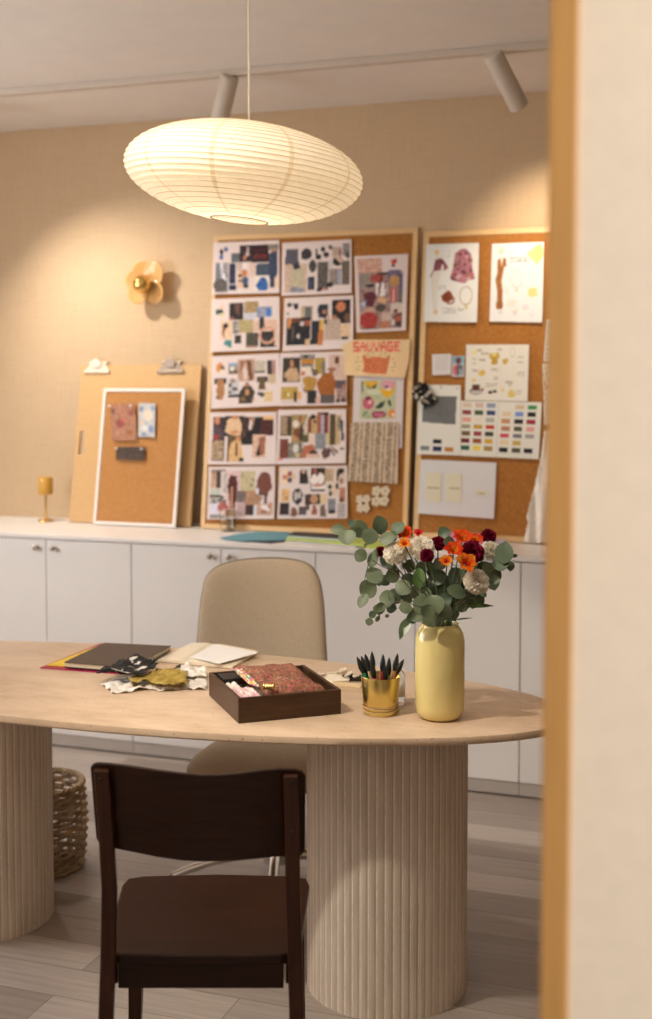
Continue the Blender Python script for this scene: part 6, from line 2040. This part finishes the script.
    branch('eucalyptus_branch', 'eucalyptus branch drooping at the outer side above the pencil cup', [(270, 300, .0), (215, 235, -.02), (165, 215, -.03), (130, 190, -.03), (112, 260, -.03), (108, 320, -.03)],
           [(100, 180, 46, 1.0), (141, 190, 44, 1.6, 1.3), (182, 198, 42, 1.2), (145, 246, 62, 1.0), (124, 290, 64, 1.0), (108, 328, 42, 1.3, -1.9), (204, 246, 52), (176, 262, 40), (160, 272, 18), (200, 215, 36, 1.2, None, 1)], E, 42)
    branch('eucalyptus_branch', 'low eucalyptus branch of small leaves hanging over the markers', [(290, 350, -.04), (235, 325, -.06), (170, 350, -.07), (128, 395, -.07)],
           [(160, 356, 40), (185, 322, 58, 1.0), (214, 313, 54, 1.1), (238, 285, 54), (128, 397, 27, 1.0), (138, 373, 26, 1.2), (165, 350, 34), (200, 352, 38, 1.0, None, 1), (156, 386, 17, 1.6), (186, 378, 13), (245, 322, 48)], E, 43, dd=-.02)
    branch('eucalyptus_branch', 'clump of broad eucalyptus leaves over the vase mouth', [(320, 350, -.02), (330, 320, -.035)],
           [(338, 342, 70, 1.0, None, 0, .012), (300, 340, 66, 1.0, None, 0, .0), (368, 362, 62, 1.1, None, 0, -.006), (286, 376, 58, 1.1, None, 0, -.012), (330, 386, 60, 1.0, None, 0, -.018), (268, 384, 40), (246, 352, 44), (374, 326, 46, 1.1, None, 1, .01), (310, 305, 46, 1.1, None, 0, .01), (352, 390, 42, 1.1, None, 0, -.024), (318, 362, 46, 1.0, None, 0, -.03)], E, 44, dd=-.05)
    branch('eucalyptus_branch', 'eucalyptus branch with large round leaves nearest the door post', [(390, 360, .0), (470, 290, .02), (540, 225, .03), (572, 170, .03), (600, 182, .03)],
           [(568, 172, 66, 1.15, 1.5), (556, 205, 58), (526, 236, 74, 1.0), (500, 222, 50, 1.0, None, 1), (530, 268, 52), (600, 182, 15, 1.7), (586, 214, 34), (505, 262, 48, 1.0, None, 1)], E, 45)
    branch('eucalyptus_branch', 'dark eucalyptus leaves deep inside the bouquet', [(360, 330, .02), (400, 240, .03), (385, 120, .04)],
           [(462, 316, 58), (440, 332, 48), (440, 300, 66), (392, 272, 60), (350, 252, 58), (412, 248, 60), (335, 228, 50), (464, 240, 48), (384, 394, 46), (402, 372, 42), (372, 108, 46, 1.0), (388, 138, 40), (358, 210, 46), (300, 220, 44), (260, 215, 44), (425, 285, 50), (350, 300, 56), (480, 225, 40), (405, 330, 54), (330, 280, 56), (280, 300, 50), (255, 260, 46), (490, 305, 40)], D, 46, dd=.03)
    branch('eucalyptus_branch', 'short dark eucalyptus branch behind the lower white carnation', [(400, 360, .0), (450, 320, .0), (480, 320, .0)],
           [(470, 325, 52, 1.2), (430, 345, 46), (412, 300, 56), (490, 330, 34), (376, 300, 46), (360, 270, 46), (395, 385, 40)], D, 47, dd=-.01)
    GL = [MAT['green_leaf'], MAT['green_leaf']]
    G4 = 'long green leaves in the vase'
    branch('long_leaf', 'broad green leaf hanging down past the vase mouth', [(275, 375, -.06), (255, 392, -.07)], [(243, 418, 46, 1.85, -1.85)], GL, 51, G4, 'leaf', twig=False)
    branch('long_leaf', 'dark pointed leaf under the lower white carnation', [(400, 370, .0), (440, 345, .0)], [(490, 344, 24, 4.0, .02), (440, 352, 22, 2.6, .3)], GL, 52, G4, 'leaf', twig=False)
    branch('long_leaf', 'thin dark blade sticking out low above the vase shoulder', [(400, 392, -.02)], [(436, 387, 10, 6.0, .12)], GL, 53, G4, 'leaf', twig=False)
    branch('long_leaf', 'fresh green leaf in the middle beneath the white carnations', [(300, 300, -.05), (292, 280, -.05)], [(290, 254, 48, 1.45, 1.5), (325, 212, 30, 2.0, 1.9)], GL, 54, G4, 'leaf', twig=False)
    branch('long_leaf', 'slim green blade crossing in front of the first white carnation', [(290, 260, -.06), (262, 220, -.06)], [(228, 178, 20, 4.8, 2.35), (245, 215, 20, 3.2, 2.2)], GL, 55, G4, 'leaf', twig=False)


# ================================================================== LAMPS
def build_lantern():
    c = at_d(244, 173.5, 3.15)
    k = 3.15 / FPX
    t = thing('paper_lantern', 'wide oval white paper lantern hanging above the table', 'lamp', c, Euler((0, 0, 0)))
    tilt = Matrix.Rotation(math.radians(6.0), 3, CF)
    t.rotation_euler = tilt.to_euler()
    A, Hh = 119.5 * k, 46.5 * k
    zc = 0.0
    nh, sub, seg = 25, 4, 160
    phi0 = math.atan2(-CF.y, -CF.x)
    def r_of(z):
        q = max(0.0, 1 - abs(z / (Hh * 1.035)) ** 2.05)
        return A * q ** .53
    # hoops spaced along the profile
    prof = []
    N = 400
    zs = [Hh - 2 * Hh * i / N for i in range(N + 1)]
    ln = [0]
    for a, b in zip(zs, zs[1:]):
        ln.append(ln[-1] + math.hypot(b - a, r_of(b) - r_of(a)) * .35 + abs(b - a))
    def at_len(s):
        s *= ln[-1]
        for i in range(N):
            if ln[i + 1] >= s:
                f = (s - ln[i]) / max(1e-9, ln[i + 1] - ln[i])
                return zs[i] + (zs[i + 1] - zs[i]) * f
        return zs[-1]
    bm = B()
    rings = []
    for i in range(nh * sub + 1):
        z = at_len(i / (nh * sub))
        ph = (i % sub) / sub
        dip = 1 - .0065 * math.sin(PI * ph) ** .8
        r = r_of(z) * dip
        rings.append([bm.verts.new((r * math.cos(2 * PI * s / seg + phi0), r * math.sin(2 * PI * s / seg + phi0), z)) for s in range(seg)])
    seam_ang = [math.radians(-46.5 + 36 * q) for q in range(10)]
    for A_, C_ in zip(rings, rings[1:]):
        for s in range(seg):
            f = bm.faces.new((A_[s], A_[(s + 1) % seg], C_[(s + 1) % seg], C_[s]))
            f.smooth = True
            am = 2 * PI * (s + .5) / seg
            for q in seam_ang:
                dd = (am - q + PI) % (2 * PI) - PI
                rr = (A_[s].co.xy.length + .02)
                if abs(dd) < .5 * 2 * PI / seg + .001:
                    f.material_index = 1
    obj('shade', bm, [MAT['rice_paper'], MAT['rice_paper_overlap']], t)
    bm = B()
    for i in range(nh + 1):
        z = at_len(i / nh)
        r = r_of(z) + .0004
        if 0 < i < nh:
            bm_tube(bm, [(r * math.cos(a), r * math.sin(a), z) for a in [2 * PI * q / 120 for q in range(120)]], .0007, 5, closed=True)
    obj('bamboo_hoops', bm, MAT['bamboo_hoop'], t, smooth=True)
    zt, zb = at_len(0), at_len(1)
    for z in (zt, zb):
        bm = B()
        bm_tube(bm, [((r_of(z) + .0004) * math.cos(a), (r_of(z) + .0004) * math.sin(a), z) for a in [2 * PI * q / 90 for q in range(90)]], .0017, 6, closed=True)
        obj('opening_ring', bm, MAT['dark_ring'], t, smooth=True)
    bm = B()
    rt = r_of(zt)
    for q in range(3):
        a = q * 2 * PI / 3 + .4
        bm_tube(bm, [(rt * math.cos(a), rt * math.sin(a), zt), (.02 * math.cos(a), .02 * math.sin(a), zt + .004)], .0012, 6)
    rb = r_of(zb)
    bm_tube(bm, [(rb * math.cos(.5), rb * math.sin(.5), zb), (0, 0, zb + .006), (-rb * math.cos(.5), -rb * math.sin(.5), zb)], .001, 6)
    obj('wire_frame', bm, MAT['bamboo_hoop'], t, smooth=True)
    bm = B(); bm_lathe(bm, [(.019, zt + .012), (.021, zt + .008), (.021, .055), (.016, .05)], 24); obj('lamp_socket', bm, MAT['white_cord'], t, smooth=True)
    bm = B(); bmesh.ops.create_uvsphere(bm, u_segments=24, v_segments=16, radius=.042); obj('bulb', bm, MAT['bulb'], t, smooth=True, loc=(0, 0, .0))
    # the cord hangs straight although the shade tilts
    inv = tilt.inverted()
    a = Vector((0, 0, zt + .01))
    up = inv @ (Vector((0, 0, ZC - c.z)) + tilt @ Vector((0, 0, zt)) * 0)
    topw = inv @ Vector(((tilt @ a).x, (tilt @ a).y, ZC - c.z - .022))
    bm = B(); bm_tube(bm, [a, topw], .0032, 8); obj('cord', bm, MAT['white_cord'], t, smooth=True)
    bm = B(); bm_lathe(bm, [(.05, -.0), (.05, .016), (.044, .022)], 32)
    m4 = Matrix.Translation(topw) @ inv.to_4x4()
    for v in bm.verts:
        v.co = m4 @ v.co
    obj('ceiling_rose', bm, MAT['white_cord'], t, smooth=True)


def aim(o, target):
    o.rotation_euler = (Vector(target) - o.location).to_track_quat('-Z', 'Y').to_euler()


def spot_light(name, loc, target, watts, deg, blend, col, rad=.016):
    L = bpy.data.lights.new(name, 'SPOT')
    L.energy = watts
    L.spot_size = math.radians(deg)
    L.spot_blend = blend
    L.color = col
    L.shadow_soft_size = rad
    o = bpy.data.objects.new(name, L)
    COL.objects.link(o)
    o.location = loc
    aim(o, target)
    return o


def area_light(name, loc, target, watts, sx, sy, col):
    L = bpy.data.lights.new(name, 'AREA')
    L.shape = 'RECTANGLE'
    L.size, L.size_y = sx, sy
    L.energy = watts
    L.color = col
    o = bpy.data.objects.new(name, L)
    COL.objects.link(o)
    o.location = loc
    aim(o, target)
    return o


def build_spots():
    # ceiling track running along the room and the heads on it
    p0 = at_z(40, 83, ZC)
    ty = 4.50
    bm = B(); bm_box(bm, (-3.75, ty - .02, ZC - .026), (0.4, ty + .02, ZC - .0005), bev=.002)
    tag(obj('ceiling_light_track', bm, MAT['spot_metal']), 'long ceiling track that carries the spotlights', 'light track')

    def head(px, py0, px1, py1, label, R=.036, L=.15, mouth=None, away=0.0):
        """head axis runs from the pivot to its mouth, both read at the track's distance"""
        a = at_y(px, py0, ty)
        a.z = min(a.z, ZC - .05)
        if mouth is None:
            mouth = at_y(px1, py1, ty + away)
            ax = (mouth - a).normalized()
        else:
            mouth = Vector(mouth)
            ax = (mouth - a).normalized()
        q = ax.to_track_quat('Z', 'Y').to_euler()
        t = thing('ceiling_spotlight', label, 'spotlight', a, q, 'spotlights on the ceiling track')
        bm = B(); bm_lathe(bm, [(R * .55, -.034), (R * .9, -.03), (R, -.024), (R, L), (R * .93, L + .002), (R * .90, L - .006), (R * .2, L - .02)], 40, cap1=True); obj('housing', bm, MAT['spot_metal'], t, smooth=True)
        bm = B(); bm_lathe(bm, [(R * .86, L - .009), (R * .5, L - .007)], 30); obj('lens', bm, MAT['lens'], t)
        # stirrup up to the track
        inv = t.rotation_euler.to_matrix().inverted()
        up = inv @ Vector((0, ty - a.y, (ZC - .026) - a.z))
        bm = B(); bm_tube(bm, [(0, 0, 0), up], .009, 10); obj('stirrup', bm, MAT['spot_metal'], t, smooth=True)
        return a + ax * (L + .012), ax
    m1, a1 = head(228, 80, 219, 122, 'pale spotlight just above the paper lantern', away=.06)
    m2, a2 = head(496, 42, 513.5, 95, 'pale spotlight angled towards the pinboard with the colour chart', L=.20, away=.10)
    m3, a3 = head(-60, 78, 0, 0, 'pale spotlight at the far end of the track', mouth=(-2.9, 5.25, 1.6))
    return m1, a1, m2, a2, m3, a3


def build_sconce():
    c = at_y(151, 284.5, YW)
    t = thing('wall_sconce', 'amber glass flower shaped wall lamp with a round gold centre', 'lamp', (c.x, YW - .002, c.z))
    bm = B(); bm_lathe(bm, [(.045, 0), (.045, .010), (.038, .016), (.012, .020), (.010, .032)], 36)
    for v in bm.verts:
        v.co = Vector((v.co.x, -v.co.z, v.co.y))
    obj('wall_plate', bm, MAT['brass'], t, smooth=True)
    k = 5.7 / FPX
    # petals read from the photograph: centre, half sizes, turn (image right, image up)
    pet = [(-6, 11, 13, 15, .3, .070), (10, 8, 12, 17, -.5, .082), (11, -6, 12, 15, .5, .074), (0, -12, 13, 12, 0, .088), (-12, 2, 13, 13, .6, .078)]
    pet = [(-5, 12, 11, 11, .2, .030), (8, 9, 11.5, 14, -.35, .036), (9, -8, 10.5, 13, .45, .033), (-8, -9, 11, 11.5, -.4, .039), (-12, 4, 10, 9.5, .5, .034)]
    for i, (dx, dz, rx, rz, ro, st) in enumerate(pet):
        bm = B()
        rows = []
        for j in range(9):
            r = j / 8
            row = []
            for s in range(28):
                a = 2 * PI * s / 28
                x, z = rx * r * math.cos(a), rz * r * math.sin(a)
                X, Z = dx + x * math.cos(ro) - z * math.sin(ro), dz + x * math.sin(ro) + z * math.cos(ro)
                d2 = (X * X + Z * Z) / 484
                row.append((X * k, -st - .020 * d2 ** .8 - .003 * i, Z * k))
            rows.append(row)
        c0 = bm.verts.new((dx * k, -st - .020 * ((dx * dx + dz * dz) / 484) ** .8 - .003 * i, dz * k))
        prev = None
        for j in range(1, 9):
            cur = [bm.verts.new(p) for p in rows[j]]
            for s in range(28):
                if prev is None:
                    f = bm.faces.new((c0, cur[s], cur[(s + 1) % 28]))
                else:
                    f = bm.faces.new((prev[s], prev[(s + 1) % 28], cur[(s + 1) % 28], cur[s]))
                f.smooth = True
            prev = cur
        o = obj('petal', bm, MAT['amber_glass'], t)
        md = o.modifiers.new('thickness', 'SOLIDIFY'); md.thickness = .003
    bm = B(); bmesh.ops.create_uvsphere(bm, u_segments=32, v_segments=20, radius=9.2 * k)
    obj('gold_globe', bm, MAT['brass'], t, smooth=True, loc=(-1.0 * k, -.082, -1.0 * k))


def build_lights():
    w = SC.world or bpy.data.worlds.new('world')
    SC.world = w
    w.use_nodes = True
    bg = w.node_tree.nodes['Background']
    bg.inputs['Color'].default_value = (1.0, 0.89, 0.78, 1)
    bg.inputs['Strength'].default_value = WORLD
    m1, a1, m2, a2, m3, a3 = build_spots()
    warm = (1.0, 0.89, 0.76)
    spot_light('spot_beam', m1, (-2.1, 5.2, 1.5), E_S1, 80, 1.0, warm)
    spot_light('spot_beam', m2, at_y(565, 285, 5.2), E_S2, 85, 1.0, (1.0, .80, .58))
    spot_light('spot_beam', m3, (-2.5, 5.1, .9), E_S3, 112, 1.0, warm)
    spot_light('table_beam', (-1.75, 1.8, ZC - .05), (-.92, 3.06, 1.0), E_ST, 60, .9, (1.0, .89, .74), .04)
    area_light('daylight', (-4.2, 2.75, 1.65), (-1.5, 3.6, .9), E_DAY, 1.85, 1.3, (.98, .95, .93))
    area_light('hall_fill', (1.8, -.2, 2.2), (.1, 1.25, 1.4), E_HALL_FILL, .5, .5, (1.0, .89, .76))  # added unseen fill that brightens the cream wall beside the doorway
    area_light('room_fill', (-0.8, 2.1, ZC - .02), (-1.1, 3.0, 0), E_ROOM_FILL, 1.6, .9, (1.0, .90, .78))  # added overhead fill without a fixture, lifts the front of the room


def build_camera():
    cam = bpy.data.cameras.new('camera')
    cam.sensor_width = 36
    cam.sensor_fit = 'AUTO'
    cam.lens = FPX / 1019 * 36
    cam.shift_x = (326 - PPX) / 1019
    cam.shift_y = -(509.5 - PPY) / 1019
    cam.dof.use_dof = True
    cam.dof.focus_distance = 3.05
    cam.dof.aperture_fstop = FSTOP
    cam.clip_start = .05
    o = bpy.data.objects.new('camera', cam)
    COL.objects.link(o)
    m = Matrix((CR, CU, -CF)).transposed().to_4x4()
    m.translation = CP
    o.matrix_world = m
    SC.camera = o


DEBUG = False
BULB = 43.0
WORLD = 0.32
E_S1, E_S2, E_S3, E_ST = 5, 40, 84, 150
E_DAY, E_HALL_FILL, E_ROOM_FILL = 61, 64, 14
FSTOP = 2.4

build_materials()
build_setting()
build_cabinets()
build_boards()
build_table()
build_beige_chair()
build_dark_chair()
build_basket()
build_worktop_things()
build_table_things()
VC = build_vase()
build_bouquet(VC)
build_lantern()
build_sconce()
build_lights()
build_camera()
SC.view_settings.view_transform = 'Standard'
SC.view_settings.look = 'None'
SC.view_settings.gamma = 1.0
SC.view_settings.use_curve_mapping = False
SC.view_settings.exposure = 0.0
SC.cycles.use_denoising = True
SC.cycles.max_bounces = 10
SC.cycles.diffuse_bounces = 5
SC.cycles.sample_clamp_indirect = 6.0
SC.cycles.caustics_reflective = False
